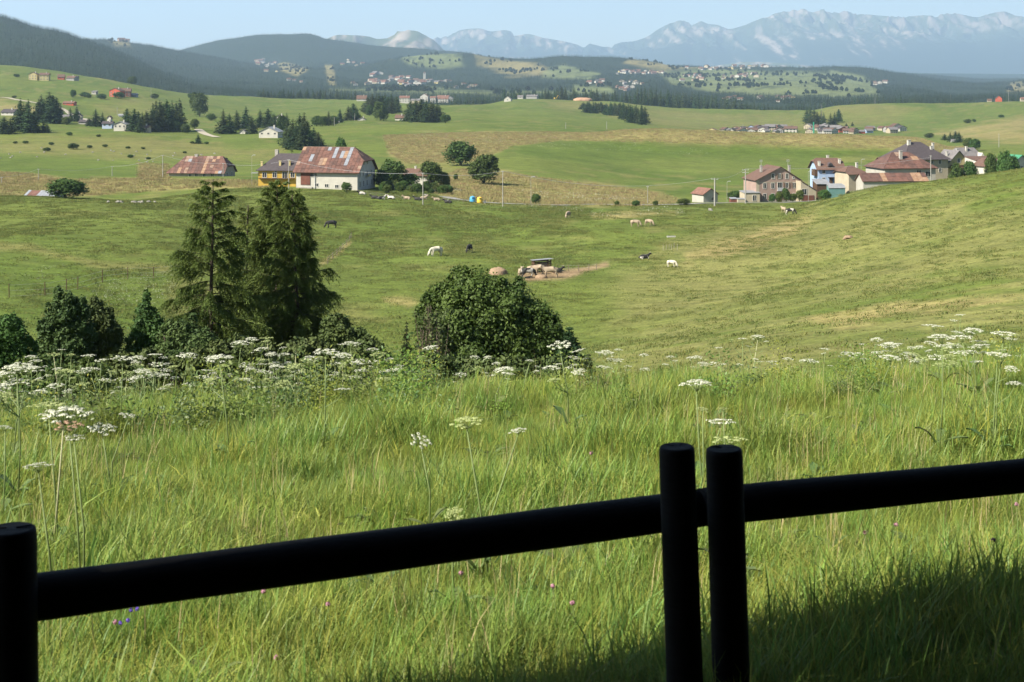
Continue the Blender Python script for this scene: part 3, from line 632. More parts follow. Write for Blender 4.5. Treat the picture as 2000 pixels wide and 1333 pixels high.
# loose trees and hedges among the far fields
def far_dots():
    rg = np.random.default_rng(8); out = []; sz = []
    for c, soft, d0, d1, poly in REG:
        if d0 < 2300: continue
        xs = [q[0] for q in poly]; n = int((max(xs)-min(xs))*1.1)
        d = d0+rg.random(n*6)*(d1-d0); px = min(xs)+rg.random(n*6)*(max(xs)-min(xs)); x = (px-1000)/F*d; z = gz(x, d)
        k = inpoly(px, HOR-F*z/d, poly) & (fbm(x/120, d/120, 3, 5) > .2); k = np.nonzero(k)[0][:n]
        out.append(np.stack([x[k], d[k], z[k]-.5], 1)); sz.append(rg.uniform(6, 13, len(k)))
    return np.concatenate(out), np.concatenate(sz)
p_, s_ = far_dots(); scatter('far_copse', p_, FARB+FARC[:1], s_, 'scattered trees and hedges among the far fields')

# ------------------------------------------------------------------ buildings
def wallmat(n, c, **k): return mat(n, c, .9, .12, .6, tuple(x*.82 for x in c), bump=.15, **k)
M_WHITE = wallmat('whitewash', (.44,.42,.37)); M_CREAM = wallmat('cream_render', (.37,.32,.235)); M_PINK = wallmat('pink_render', (.30,.215,.18)); M_YEL = wallmat('yellow_render', (.44,.29,.05))
M_BLUE = wallmat('pale_blue_render', (.30,.39,.54)); M_GREYW = wallmat('grey_render', (.29,.28,.27)); M_RED = wallmat('red_render', (.42,.09,.05)); M_LEM = wallmat('lemon_render', (.42,.35,.17)); M_SHW = wallmat('stained_white_render', (.36,.345,.30))
M_BRROOF = mat('brown_roof', (.085,.050,.038), .8, .3, 1.5, (.13,.075,.055)); M_DKROOF = mat('dark_slate_roof', (.055,.045,.048), .75, .2, 1.5); M_GRROOF = mat('grey_roof', (.14,.13,.13), .8, .2, 1.2)
M_TERR = mat('terracotta_roof', (.155,.080,.058), .85, .3, 1.5); M_GREEN = mat('green_sheet', (.05,.20,.11), .6, .1); M_LGREY = mat('light_sheet', (.21,.215,.225), .5, .15)
RUST = [mat('rust_red_sheet', (.120,.060,.046), .8, .3, .8), mat('rust_brown_sheet', (.092,.050,.040), .8, .3, .9), mat('rust_orange_sheet', (.20,.105,.060), .8, .3, 1.2, (.28,.19,.125)), mat('pale_worn_sheet', (.25,.19,.145), .7, .3, 1.2, (.17,.09,.06)), mat('zinc_sheet', (.20,.21,.235), .6, .2, .9)]
M_GLASS = mat('dark_window', (.02,.024,.028), .25, .1, spec=.6); M_FRAME = mat('window_frame', (.50,.48,.44), .7, .1); M_WOOD = mat('dark_wood', (.07,.04,.022), .85, .3, 2, stretch=(6,6,.6)); M_BRDOOR = mat('brown_red_door', (.13,.05,.035), .8, .15, 1)
M_SHUT = mat('shutter', (.10,.06,.035), .8, .15); M_STONE = mat('grey_stone', (.30,.28,.25), .95, .25, 3, bump=.4); M_METAL = mat('galvanised_metal', (.40,.41,.42), .5, .1, metal=.3)
M_POLE = mat('concrete_pole', (.27,.26,.235), .9, .12, 2); M_WIRE = mat('cable', (.30,.31,.32), .5, .05)

def clip(poly, nx, ny, c):
    out = []
    for i in range(len(poly)):
        a, b = poly[i], poly[(i+1) % len(poly)]; da, db = a[0]*nx+a[1]*ny-c, b[0]*nx+b[1]*ny-c
        if da >= 0: out.append(a)
        if (da >= 0) != (db >= 0): t = da/(da-db); out.append((a[0]+(b[0]-a[0])*t, a[1]+(b[1]-a[1])*t))
    return out
def slab(mb, poly, t=.12):
    """thicken a 3D polygon along its normal"""
    P_ = [Vector(p) for p in poly]; n = (P_[1]-P_[0]).cross(P_[2]-P_[0]).normalized()
    if n.z < 0: P_.reverse(); n = -n
    k = len(P_); mb.add(P_+[p+n*t for p in P_], [tuple(range(k-1, -1, -1)), tuple(range(k, 2*k))]+[(i, (i+1) % k, (i+1) % k+k, i+k) for i in range(k)])
def sheets(root, poly, cw, ch, seed, weights, t0=.13):
    """single roof sheets laid on a roof face, each a part"""
    P_ = [Vector(p) for p in poly]; n = (P_[1]-P_[0]).cross(P_[2]-P_[0]).normalized()
    if n.z < 0: n = -n
    u = Vector((0,0,1)).cross(n).normalized(); v = n.cross(u); o = P_[0]; q = [((p-o).dot(u), (p-o).dot(v)) for p in P_]
    rg = random.Random(seed); x0, x1 = min(a[0] for a in q), max(a[0] for a in q); y0, y1 = min(a[1] for a in q), max(a[1] for a in q)
    nx, ny = max(1, round((x1-x0)/cw)), max(1, round((y1-y0)/ch)); cw, ch = (x1-x0)/nx, (y1-y0)/ny; last = 0
    for i in range(nx):
        for j in range(ny):
            c = list(q); g = .03
            for a in ((1,0,x0+i*cw+g),(-1,0,-(x0+(i+1)*cw-g)),(0,1,y0+j*ch+g),(0,-1,-(y0+(j+1)*ch-g))):
                if len(c) > 2: c = clip(c, *a)
            if len(c) < 3: continue
            c = [c[k] for k in range(len(c)) if math.dist(c[k], c[k-1]) > .02]
            if len(c) < 3: continue
            mb = MB(); h = t0+rg.uniform(0, .05); slab(mb, [o+u*a[0]+v*a[1]+n*h for a in c], .03)
            k = last if rg.random() < .45 else rg.choices(range(len(weights)), weights)[0]; last = k
            mb.build('roof_sheet', RUST[k], root)
def window(root, face, x, z, w_, h_, W, D, shut=False, glass=None, sill=False, name='window', fr=None):
    """window set on a face: f front, r right, l left"""
    M_ = {'f': Matrix.Translation((x, 0, 0)), 'r': Matrix.Translation((W/2, x, 0)) @ Matrix.Rotation(R(90), 4, 'Z'), 'l': Matrix.Translation((-W/2, x, 0)) @ Matrix.Rotation(R(-90), 4, 'Z')}[face]
    mb = MB(); b = .09
    mb.box(-w_/2-b, w_/2+b, -.09, .02, z-h_/2-b, z-h_/2, M_); mb.box(-w_/2-b, w_/2+b, -.09, .02, z+h_/2, z+h_/2+b, M_); mb.box(-w_/2-b, -w_/2, -.085, .02, z-h_/2, z+h_/2, M_); mb.box(w_/2, w_/2+b, -.085, .02, z-h_/2, z+h_/2, M_); mb.box(-.03, .03, -.05, .02, z-h_/2, z+h_/2, M_)
    f = mb.build(name, fr or M_FRAME, root)
    p = MB(); p.box(-w_/2, w_/2, -.03, .03, z-h_/2, z+h_/2, M_); p.build('pane', glass or M_GLASS, f)
    if shut:
        for s in (-1, 1): q = MB(); q.box(min(s*(w_/2+.1), s*(w_+.02)), max(s*(w_/2+.1), s*(w_+.02)), -.1, -.03, z-h_/2, z+h_/2, M_); q.build('shutter', M_SHUT, f)
    return f
def house(px, d, by, W, D, H, rise, roof='x', rz=0, wall=None, rm=None, name='house', label='', cat='house', group=None, ov=.5, hip=0.0, wins=(), chim=(), sheet=None, fz=-3.0, tw=None, cm=None, apex=0.0):
    """roof: x ridge along the front, y gable towards the viewer, m single pitch; hip: 0 gable .. 1 full hip"""
    loc = ((px-1000)/F*d, d, (HOR-by)/F*d); e = empty(name, loc, R(rz), label, cat, group); wall = wall or M_WHITE; rm = rm or M_BRROOF
    mb = MB(); mb.box(-W/2, W/2, 0, D, fz, H)
    hx = W/2+ov; y0, y1 = -ov, D+ov; drop = 0
    faces = []
    if roof == 'x':
        s = rise/(D/2); zb = H-ov*s; top = H+rise; ym = D/2
        hl, hr = (hip if isinstance(hip, tuple) else (hip, hip)); L_ = -hx+hl*D/2*.9, hx-hr*D/2*.9
        # half hips: the hip starts part way up the gable
        for sg, ya in ((1, y0), (-1, y1)):
            faces.append([(-hx, ya, zb), (hx, ya, zb), (hx if hr < .99 else hx, ya, zb)][:2] + ([(hx, ya+(ym-ya)*(1-hr), zb+(top-zb)*(1-hr))] if 0 < hr < 1 else []) + [(L_[1], ym, top), (L_[0], ym, top)] + ([(-hx, ya+(ym-ya)*(1-hl), zb+(top-zb)*(1-hl))] if 0 < hl < 1 else []))
        for h_, xe, xr in ((hl, -hx, L_[0]), (hr, hx, L_[1])):
            if h_ > 0: faces.append([(xe, y0+(ym-y0)*(1-h_), zb+(top-zb)*(1-h_)), (xe, y1-(y1-ym)*(1-h_), zb+(top-zb)*(1-h_)), (xr, ym, top)])
        for h_, sx in ((hl, -1), (hr, 1)):
            zt = H+rise*(1-h_); yy = D/2*(1-h_)
            if h_ < .99: mb.prism([(0, H), (D, H), (D-yy, zt-.03), (yy, zt-.03)] if h_ > 0 else [(0, H), (D, H), (D/2, zt-.03)], -W/2 if sx < 0 else W/2-.25, -W/2+.25 if sx < 0 else W/2, Matrix(((0,1,0,0),(1,0,0,0),(0,0,1,0),(0,0,0,1))))
    elif roof == 'y':
        ax = apex; s1 = rise/(W/2+ax); s2 = rise/(W/2-ax)
        mb.prism([(-W/2, H), (W/2, H), (ax, H+rise-.03)], 0, D)
        faces = [[(-hx, y0, H-ov*s1), (ax, y0, H+rise), (ax, y1, H+rise), (-hx, y1, H-ov*s1)], [(ax, y0, H+rise), (hx, y0, H-ov*s2), (hx, y1, H-ov*s2), (ax, y1, H+rise)]]
        if hip:
            pass
    elif roof == 'm':
        faces = [[(-hx, y0, H-ov*rise/D), (hx, y0, H-ov*rise/D), (hx, y1, H+rise+ov*rise/D), (-hx, y1, H+rise+ov*rise/D)]]
        mb.prism([(0, H), (D, H), (D, H+rise-.03)], -W/2, W/2, Matrix(((0,1,0,0),(1,0,0,0),(0,0,1,0),(0,0,0,1))))
    mb.build('wall', wall, e)
    rb = MB()
    for f in faces: slab(rb, f)
    ro = rb.build('roof', rm, e)
    if sheet:
        for i, f in enumerate(faces):
            if i in sheet.get('faces', (0, 2, 3)): sheets(e, f, sheet['cw'], sheet['ch'], sheet.get('seed', 1)+i, sheet['w'] if i < 2 else (1, 1, .25, 0, 0))
    for c in chim:
        x, y, z0, z1, s_ = c; q = MB(); q.box(x-s_/2, x+s_/2, y-s_/2, y+s_/2, z0, z1); q.box(x-s_/2-.08, x+s_/2+.08, y-s_/2-.08, y+s_/2+.08, z1, z1+.12); q.build('chimney', cm or M_WHITE, ro)
    for q in wins: window(e, q[0], q[1], q[2], q[3], q[4], W, D, *(q[5:] if len(q) > 5 else ()))
    return e
def part(e, name, m, *boxes, parent=None):
    mb = MB()
    for b in boxes: mb.box(*b)
    return mb.build(name, m, parent or e)

# barn with the patched rusty roof
W8 = (.9, .9, .22, .18, .16)
e = house(638, 347, 369, 15.6, 15, 4.3, 5.4, 'x', -11, M_WHITE, RUST[0], 'barn', 'large whitewashed barn with patched rusty tin roof', 'barn', ov=.7, hip=(0, .55), fz=-3,
  sheet=dict(cw=.95, ch=1.5, w=W8, seed=57), wins=[('f',-2.6,.9,.9,.7),('f',0.0,.75,.9,.7),('f',2.6,.6,.9,.7),('f',-3.4,3.3,1.7,.9)]+[('r',y,z,.8,1.3) for y in (2,5,8,11.5) for z in (1.0,3.4)]+[('r',y,6.2,.8,1.2) for y in (5.5,8.5)])
part(e, 'sliding_door', M_BRDOOR, (-6.6,-4.2,-.14,0,.9,3.9)); part(e, 'plinth', M_STONE, (-7.7,-3.6,-.5,0,-2,.35)); part(e, 'ridge_cap', RUST[3], (-8.3,4.6,7.35,7.65,9.78,9.9)); part(e, 'drainpipe', M_METAL, (-3.0,-2.88,-.2,-.05,-2,4.1))
q = MB(); q.box(-.15,.15,6.5,8.5,2.6,3.2, Matrix.Translation((8.6,0,0))); q.build('gable_box', M_LEM, e)
e = house(541, 356, 354, 9.6, 10, 2.9, 3.7, 'x', -6, M_YEL, M_DKROOF, 'yellow_house', 'yellow house with dark slate roof joined to the barn', 'house', ov=.5, hip=(1, 0), cm=M_LEM,
  wins=[('f',2.0,1.5,1.2,1.5),('f',4.0,1.6,1.0,1.2),('f',-3.2,1.5,1.0,1.2),('f',-.6,1.5,1.0,1.2),('f',-.3,2.3,.5,.4)], chim=[(-4.2,1.2,2.6,4.7,.5),(.5,1.2,3.0,4.9,.5),(2.9,1.2,3.0,4.9,.5)])
part(e, 'chimney', M_STONE, (-2.0,-1.2,5.2,6.2,5,7.6)); part(e, 'balcony', M_WOOD, (-4.6,4.7,-.9,-.02,.62,.74), (-4.6,4.7,-.9,-.84,1.3,1.36)); part(e, 'porch_roof', M_LGREY, (-6.6,-4.85,-.4,1.4,1.9,2.02))
e = house(383, 432, 348.5, 17.4, 10, 1.9, 4.5, 'x', -9, M_CREAM, RUST[0], 'farmhouse', 'low cream farmhouse under a rusty patched hipped roof', 'house', ov=.6, hip=(.95, .6),
  sheet=dict(cw=1.1, ch=1.25, w=(.8,.8,.18,.55,.10), seed=9), wins=[('f',x,.75,.9,1.3) for x in (-1.9,.1,2.6,5.2)]+[('r',3,1.1,.8,1.1),('r',7,1.1,.8,1.1)], chim=[(-1.8,5,6.0,6.9,.9)], cm=M_STONE)
part(e, 'corner_panel', M_LGREY, (6.9,8.7,-.03,-.005,-.5,1.5))
e = house(68, 300, 408, 7.0, 7, 1.2, 1.9, 'x', -16, M_GREYW, M_LGREY, 'shed', 'small shed roof of grey and rusty sheets peeping over the crest', 'shed', ov=.3, sheet=dict(cw=.75, ch=2.4, w=(.35,.2,.1,.3,1.6), seed=13, faces=(0,)))
e.location.z += .35
# hut, pink house, annex
e = house(1388, 392, 398, 4.6, 6, 2.6, 1.5, 'y', 24, M_SHW, M_TERR, 'hut', 'small white hut with a red roof by the roadside poles', 'hut', ov=.35, wins=[('f',.6,1.3,.7,.8)])
e = house(1520, 392, 395.5, 12.6, 11, 6.2, 3.5, 'y', 9, M_PINK, M_BRROOF, 'pink_house', 'three-storey pink gabled house with a row of front windows', 'house', ov=.5, apex=.7, fz=-3,
  wins=[('f',x,7.2,.75,1.35,s) for x,s in ((-1.5,False),(.35,True),(2.5,False))]+[('f',4.4,6.7,.5,.5)]+[('f',x,4.6,.85,1.4,s) for x,s in ((-3.9,False),(-1.6,False),(2.5,True),(4.7,True))]+[('f',x,1.7,.85,1.4) for x in (-3.9,-1.6,2.5,4.6)], chim=[(-3.2,5,8,9.8,.6),(4.6,4,7.4,9.8,.6)], cm=M_STONE)
window(e, 'f', .45, 4.4, 1.2, 2.1, 12.6, 11, name='balcony_door'); part(e, 'balcony', M_METAL, (-.4,1.4,-1.0,-.02,3.15,3.3), (-.4,1.4,-1.0,-.95,3.3,4.1)); part(e, 'front_door', M_WOOD, (-.1,1.0,-.1,0,0,2.3)); part(e, 'string_course', M_CREAM, (-6.3,6.3,-.05,-.01,5.45,5.6)); part(e, 'base_band', M_GREYW, (-6.35,6.35,-.06,-.01,-1,.5)); part(e, 'corner_strip', M_CREAM, (-6.34,-5.4,-.04,-.005,.5,6.2))
for i, (x, z) in enumerate(((-3.2,9.8),(4.6,9.8))):
    a = MB(); a.tube([(x,5,z),(x,5,z+1.7)], .04, 5)
    for k in range(3): a.tube([(x-.5,5,z+1.1+k*.25),(x+.5,5,z+1.1+k*.25)], .03, 4)
    a.build('aerial', M_METAL, e)
e = house(1579, 389.5, 397, 4.4, 9, 3.6, 2.6, 'm', 9, M_CREAM, M_BRROOF, 'lean_to', 'cream lean-to at the right side of the pink house', 'annex', ov=.25, wins=[('f',-1.2,3.1,1.3,1.5)])
# single pitch falling to the right
for o in list(e.children):
    if o.name.startswith(('roof', 'wall')): bpy.data.objects.remove(o)
mb = MB(); mb.prism([(-2.2,-3),(2.2,-3),(2.2,3.4),(-2.2,6.0)], 0, 9); mb.build('wall', M_CREAM, e); mb = MB(); slab(mb, [(-2.2,-.3,6.06),(2.6,-.3,3.22),(2.6,9.3,3.22),(-2.2,9.3,6.06)]); mb.build('roof', M_BRROOF, e); part(e, 'garage_door', M_BRDOOR, (-1.8,1.6,-.1,0,-.5,2.1))
e = house(1469, 389, 398, 4.3, 5, 2.9, .25, 'm', 6, M_CREAM, M_LGREY, 'annex', 'flat-roofed cream annex left of the pink house', 'annex', ov=.2, wins=[('f',.6,1.5,.9,1.5)])
e = house(1434, 388, 400, 1.7, 2.5, 1.5, .2, 'm', 4, M_BRDOOR, M_LGREY, 'garage', 'low brown garden shed left of the flat annex', 'shed', ov=.1); e = house(1449, 387, 402, 2.2, 2.5, 1.7, .1, 'm', 4, M_CREAM, M_LGREY, 'garden_shed', 'low cream garden shed touching the flat annex', 'shed', ov=.05)
# blue house
e = house(1623, 408, 362, 7.4, 9, 4.7, 2.8, 'x', 3, M_BLUE, M_BRROOF, 'blue_house', 'pale blue house with brown roof and three white chimneys', 'house', ov=.6, hip=.3, wins=[('f',-2.1,3.9,.8,1.1),('f',2.0,3.9,.8,1.1),('f',-2.1,1.4,.8,1.5),('f',2.0,1.4,.8,1.5)], chim=[(-3.1,1.2,4.9,6.7,.65),(3.1,2.2,5.4,7.3,.65),(.6,5.6,6.6,8.2,.65)])
part(e, 'door_canopy', M_DKROOF, (-.9,.9,-1.0,-.02,2.2,2.32)); part(e, 'front_door', M_WOOD, (-.5,.5,-.08,0,.1,2.1)); part(e, 'fence_panel', M_BRDOOR, (1.4,4.2,-2.2,-2.1,-.3,.7)); part(e, 'side_stair', M_WOOD, (-4.6,-3.72,.5,4,2.6,4.4))
q = MB(); q.prism([(-.8,5.35),(.8,5.35),(.5,6.1),(0,6.45),(-.5,6.1)], .15, 2.6); dm = q.build('dormer', M_DKROOF, e); q = MB(); q.box(-.4,.4,.08,.14,5.45,5.95); q.build('pane', M_GLASS, dm)
e = house(1674, 400, 372, 5.2, 8, 4.6, 2.0, 'x', 16, M_CREAM, M_BRROOF, 'cream_house', 'cream house with brown roof right of the blue house', 'house', ov=.5, hip=.7, chim=[(1.6,3,5.6,7.5,.6)])
e = house(1749, 384, 377, 17.8, 6, 3.2, 1.9, 'x', 5, M_SHW, RUST[0], 'long_shed', 'long low shed with rusty sheet roof behind the hill crest', 'shed', ov=.35, sheet=dict(cw=1.4, ch=1.6, w=(1,1,.25,.08,.02), seed=21, faces=(0,)))
e = house(1778, 406, 366, 15.5, 13, 5.6, 4.0, 'x', 10, M_SHW, RUST[1], 'white_farmhouse', 'white farmhouse with broad rusty brown hipped roof', 'house', ov=.6, hip=1, wins=[('f',2.6,4.0,1.3,1.6),('f',5.4,3.7,1.5,1.4),('f',-5.6,3.5,1.0,1.4)], chim=[(-1.3,3.5,7.6,10.2,.8)], cm=M_STONE, sheet=dict(cw=2.2, ch=1.9, w=(.5,1.3,.12,.06,0), seed=31, faces=(0,3)))
e = house(1810, 432, 362, 14.5, 14, 8.2, 4.6, 'x', 14, M_CREAM, M_DKROOF, 'tall_dark_roofed_house', 'tall cream house with dark brown pyramid roof', 'house', ov=.8, hip=1, wins=[('f',4.5,7.0,.8,1.1),('f',1.8,7.0,.8,1.1),('f',4.5,4.5,.8,1.1),('f',1.8,4.5,.8,1.1)], chim=[(3.6,3.6,10,11.6,.6),(-2.6,6,11.4,13.4,.9),(6.2,7,10.4,12.4,.6)])
e = house(1752, 425, 365, 9, 6, 7.0, 1.6, 'x', 8, M_CREAM, RUST[1], 'rear_shed', 'rusty-roofed shed peeping out left of the dark pyramid roof', 'shed', ov=.4)
e = house(1872, 436, 352, 7.5, 8, 5.0, 4.0, 'y', 12, M_LEM, M_GRROOF, 'chalet', 'yellow chalet with grey gables and a wooden balcony', 'house', ov=.7, wins=[('f',.2,6.0,.9,1.2),('f',-1.8,2.6,.8,1.2),('f',1.9,2.6,.8,1.2)], chim=[(1.2,3,7,9.4,.55),(-2.2,3,6,8.6,.55)])
part(e, 'balcony', M_WOOD, (-3.4,3.4,-1.3,-.02,3.7,3.85), (-3.4,3.4,-1.3,-1.22,4.0,4.7))
e = house(1897, 440, 352, 8.5, 8, 5.4, 4.4, 'x', 12, M_LEM, M_GRROOF, 'chalet_wing', 'grey-roofed wing behind the yellow chalet', 'house', ov=.6, hip=.5, chim=[(0,3,7.5,10.2,.55)])
q = MB(); q.prism([(2.4,6.1),(5.0,6.1),(3.7,8.4)], -.4, 4); q.build('dormer', M_WHITE, e)
e = house(1932, 415, 345, 8.5, 6, 4.6, .9, 'm', 14, M_WHITE, M_BRROOF, 'white_outbuilding', 'low white outbuilding right of the chalet', 'shed', ov=.2)
e = house(1953, 405, 343, 7.2, 7, 2.6, 1.9, 'y', 24, M_WHITE, M_BRROOF, 'white_garage', 'white garage with brown gabled roof under the garden trees', 'garage', ov=.4, wins=[('f',1.5,1.4,1.2,1.0)])
e = house(1995, 400, 335, 5.0, 6, 2.9, 1.6, 'y', 22, M_WHITE, M_GREEN, 'green_roofed_house', 'white house with green roof at the right edge', 'house', ov=.5, wins=[('f',.2,1.0,.9,.9)])
e = house(1635, 396, 382, 4.6, 3.5, 2.0, 1.1, 'x', 4, mat('sea_green_cloth', (.10,.20,.19), .8, .1), M_LGREY, 'greenhouse', 'small greenhouse with pale cover and sea-green sides', 'greenhouse', ov=.1, hip=.4)
e = house(1608, 398, 376, 3.6, 4, 2.3, 1.0, 'm', 6, M_WOOD, M_LGREY, 'woodshed', 'wooden shed with grey lean-to roof below the blue house', 'shed', ov=.25)
e = house(812, 385, 366, 6.5, 6, 3.2, 1.6, 'x', -14, M_WHITE, M_BRROOF, 'cottage', 'small brown-roofed cottage hidden between the hedge trees', 'house', ov=.4, chim=[(-1,3,4,5.4,.5)])
e = house(918, 362, 376, 0.1, .1, .1, .1, 'm'); [bpy.data.objects.remove(c) for c in list(e.children)]; bpy.data.objects.remove(e)
# mid distance houses: (px, base, width px, wall px, roof px, wall, roof, roof type, label, windows n)
MID = [
 (524,270,40,13,9,M_WHITE,M_LGREY,'y','white gabled house on the green shelf left of the conifer clump',3,.5),
 (234,256.5,26,14,5,M_WHITE,M_LGREY,'y','white house with low grey gable in the left hamlet',3,.5),
 (209,252,20,11,4,mat('pale_blue_wall',(.33,.39,.5),.9,.1),M_DKROOF,'x','pale blue house left of the white gabled house',2,.5),
 (213,238,8,8,4,M_WHITE,M_BRROOF,'y','little white house with a brown roof above the left hamlet',1,.5),
 (14,226,28,7,6,M_WHITE,M_DKROOF,'x','white house with dark roof at the left edge',3,.5),
 (150,235,18,9,6,M_WHITE,M_DKROOF,'y','white-fronted chalet among the trees of the left hamlet',2,.5),
 (128,236,12,8,4,M_GREYW,M_GRROOF,'x','grey house left of the white-fronted chalet',2,.5),
 (162,243,20,5,4,M_GREYW,M_DKROOF,'x','long low grey house below the white-fronted chalet',3,.5),
 (236,229,9,4,2.5,M_WHITE,M_LGREY,'x','white hut behind the left hamlet',1,.5),
 (280,259,20,10,4,M_CREAM,M_BRROOF,'x','cream house half hidden by conifers',3,.5),
 (64,157,17,12,4,M_LEM,M_BRROOF,'y','left of the two cream hillside guesthouses',3,.3),
 (86,158,18,12,4,M_LEM,M_BRROOF,'x','right of the two cream hillside guesthouses',3,.3),
 (119,156,13,6,5,M_RED,M_BRROOF,'x','dark red lodge between the guesthouse and the glass hall',2,.3),
 (137,158,18,6,4,M_GREYW,M_BRROOF,'x','grey glass-fronted hall at the right end of the lodges',4,.3),
 (149,158,6,8,2,M_LGREY,M_DKROOF,'x','narrow grey tower house closing the row of lodges',1,.3),
 (224,190,24,13,5,M_RED,M_BRROOF,'y','bright red hotel front on the left hillside',3,.3),
 (244,189,22,11,6,M_BRDOOR,M_BRROOF,'x','dark red hotel wing under a brown roof',3,.3),
 (261,190,12,5,3,M_LGREY,M_LGREY,'x','small grey pavilion right of the red hotel',2,.3),
 (133,206,22,5,3,M_RED,M_TERR,'x','red barn on the left hillside pasture',2,.3),
 (183,185,10,6,2,M_STONE,M_GRROOF,'m','stone hut above the hillside track',1,.3),
 (472,248,13,6,5,M_WHITE,M_DKROOF,'y','white house with dark roof below the left conifer row',1,.5),
 (474,262,14,4,5,M_WHITE,M_GRROOF,'y','low grey-roofed house at the foot of the left conifer row',1,.5),
 (545,240,18,10,6,M_WHITE,M_BRROOF,'y','white house wedged between the conifers of the left row',2,.5),
 (706,236,16,3,4,M_WHITE,M_DKROOF,'y','dark-roofed chalet at the foot of the middle grove',2,.5),
 (780,236,18,6,6,M_WHITE,M_BRROOF,'x','small white house with brown roof between the two big groves',2,.5),
 (657,242,9,3,2,M_WHITE,M_GRROOF,'x','tiny white shed left of the lone thin conifer',1,.5),
 (706,198,20,5,7,M_WHITE,M_BRROOF,'x','brown-roofed house on the crest left of the middle grove',2,.4),
 (790,200,20,9,4,M_WHITE,M_TERR,'x','long pale house right behind the middle grove',4,.2),
 (812,202,24,6,3,M_CREAM,M_GRROOF,'x','low cream hall in the row on the crest',4,.2),
 (828,196,16,8,5,M_WHITE,M_TERR,'y','white gabled house highest in the row on the crest',2,.2),
 (845,199,12,8,3,M_WHITE,M_TERR,'x','narrow white house in the row on the crest',2,.2),
 (864,200,24,7,7,M_WHITE,M_TERR,'x','white house with broad red roof in the row on the crest',4,.2),
 (879,200,11,8,4,M_GREYW,M_GRROOF,'y','grey gabled house at the right end of the crest row',1,.2),
 (991,199,14,6,5,M_WHITE,M_GRROOF,'y','white house right of the clipped conifer row',1,.2),
 (1016,193,11,4,3,M_WHITE,M_GRROOF,'x','small white house on the central crest',1,.2),
 (1038,192,22,4,3,M_GREYW,M_GRROOF,'x','long grey barn on the central crest',3,.2),
 (1951,196,12,4,5,M_RED,M_BRROOF,'y','red-roofed house before the far right woods',1,.2),
 (1933,199,8,3,3,M_CREAM,M_BRROOF,'x','small cream house left of the red-roofed one',1,.2),
 (1998,197,8,4,3,M_CREAM,M_TERR,'x','terracotta-roofed house cut by the right edge',1,.2),
 (1868,278,16,2,4,M_GREYW,M_GRROOF,'x','grey roof under the conifers above the farm hamlet',1,.4),
]
for (px, by, w_, wh, rh, wm, rm, ty, lab, nw, dd) in MID:
    p = hit(px, by, 450, 2600); d = p.y; s = d/F; W = w_*s; H = wh*s; rise = max(rh*s, .8)
    wins = [('f', -W/2+W*(i+.5)/nw, H*(.3 if st == 0 else .72), min(1.1, W/nw*.4), min(1.3, H*.26)) for i in range(nw) for st in ((0, 1) if H > 4.2 else (1,))] if w_ >= 10 else []
    house(px, d, by+.6, W*.96, W*.8, H, rise, ty, random.Random(int(px)).uniform(-16, 10), wm, rm, 'house', lab, 'house', ov=.4+.2*dd, wins=wins, chim=[(W*.2, W*.3, H+rise*.4, H+rise+.9, .7)] if w_ > 14 else [])
# far villages: shared meshes, colours set per object
UNIT = []
for ty in ('x', 'y'):
    a = MB(); a.box(-.5,.5,0,.8,-.6,.62)
    if ty == 'x': a.prism([(0,.62),(.8,.62),(.4,.93)], -.5, .5, Matrix(((0,1,0,0),(1,0,0,0),(0,0,1,0),(0,0,0,1))))
    else: a.prism([(-.5,.62),(.5,.62),(0,.93)], 0, .8)
    b = MB()
    if ty == 'x': slab(b, [(-.56,-.08,.56),(.56,-.08,.56),(.56,.4,.96),(-.56,.4,.96)], .03); slab(b, [(-.56,.4,.96),(.56,.4,.96),(.56,.88,.56),(-.56,.88,.56)], .03)
    else: slab(b, [(-.58,-.06,.57),(0,-.06,.96),(0,.86,.96),(-.58,.86,.57)], .03); slab(b, [(0,-.06,.96),(.58,-.06,.57),(.58,.86,.57),(0,.86,.96)], .03)
    c = MB()
    for x in (-.27, .02, .3):
        for z in (.12, .42): c.box(x-.06, x+.06, -.012, .01, z-.07, z+.07)
    UNIT.append((a.me('wall', M_WHITE), b.me('roof', M_BRROOF), c.me('windows', M_GLASS)))
CN = {M_WHITE.name: 'white', M_CREAM.name: 'cream', M_PINK.name: 'pink', M_LEM.name: 'yellow', M_GREYW.name: 'grey', M_RED.name: 'red', M_BLUE.name: 'pale blue'}
RN = {M_BRROOF.name: 'brown', M_GRROOF.name: 'grey', M_TERR.name: 'terracotta', M_DKROOF.name: 'dark', M_LGREY.name: 'pale'}
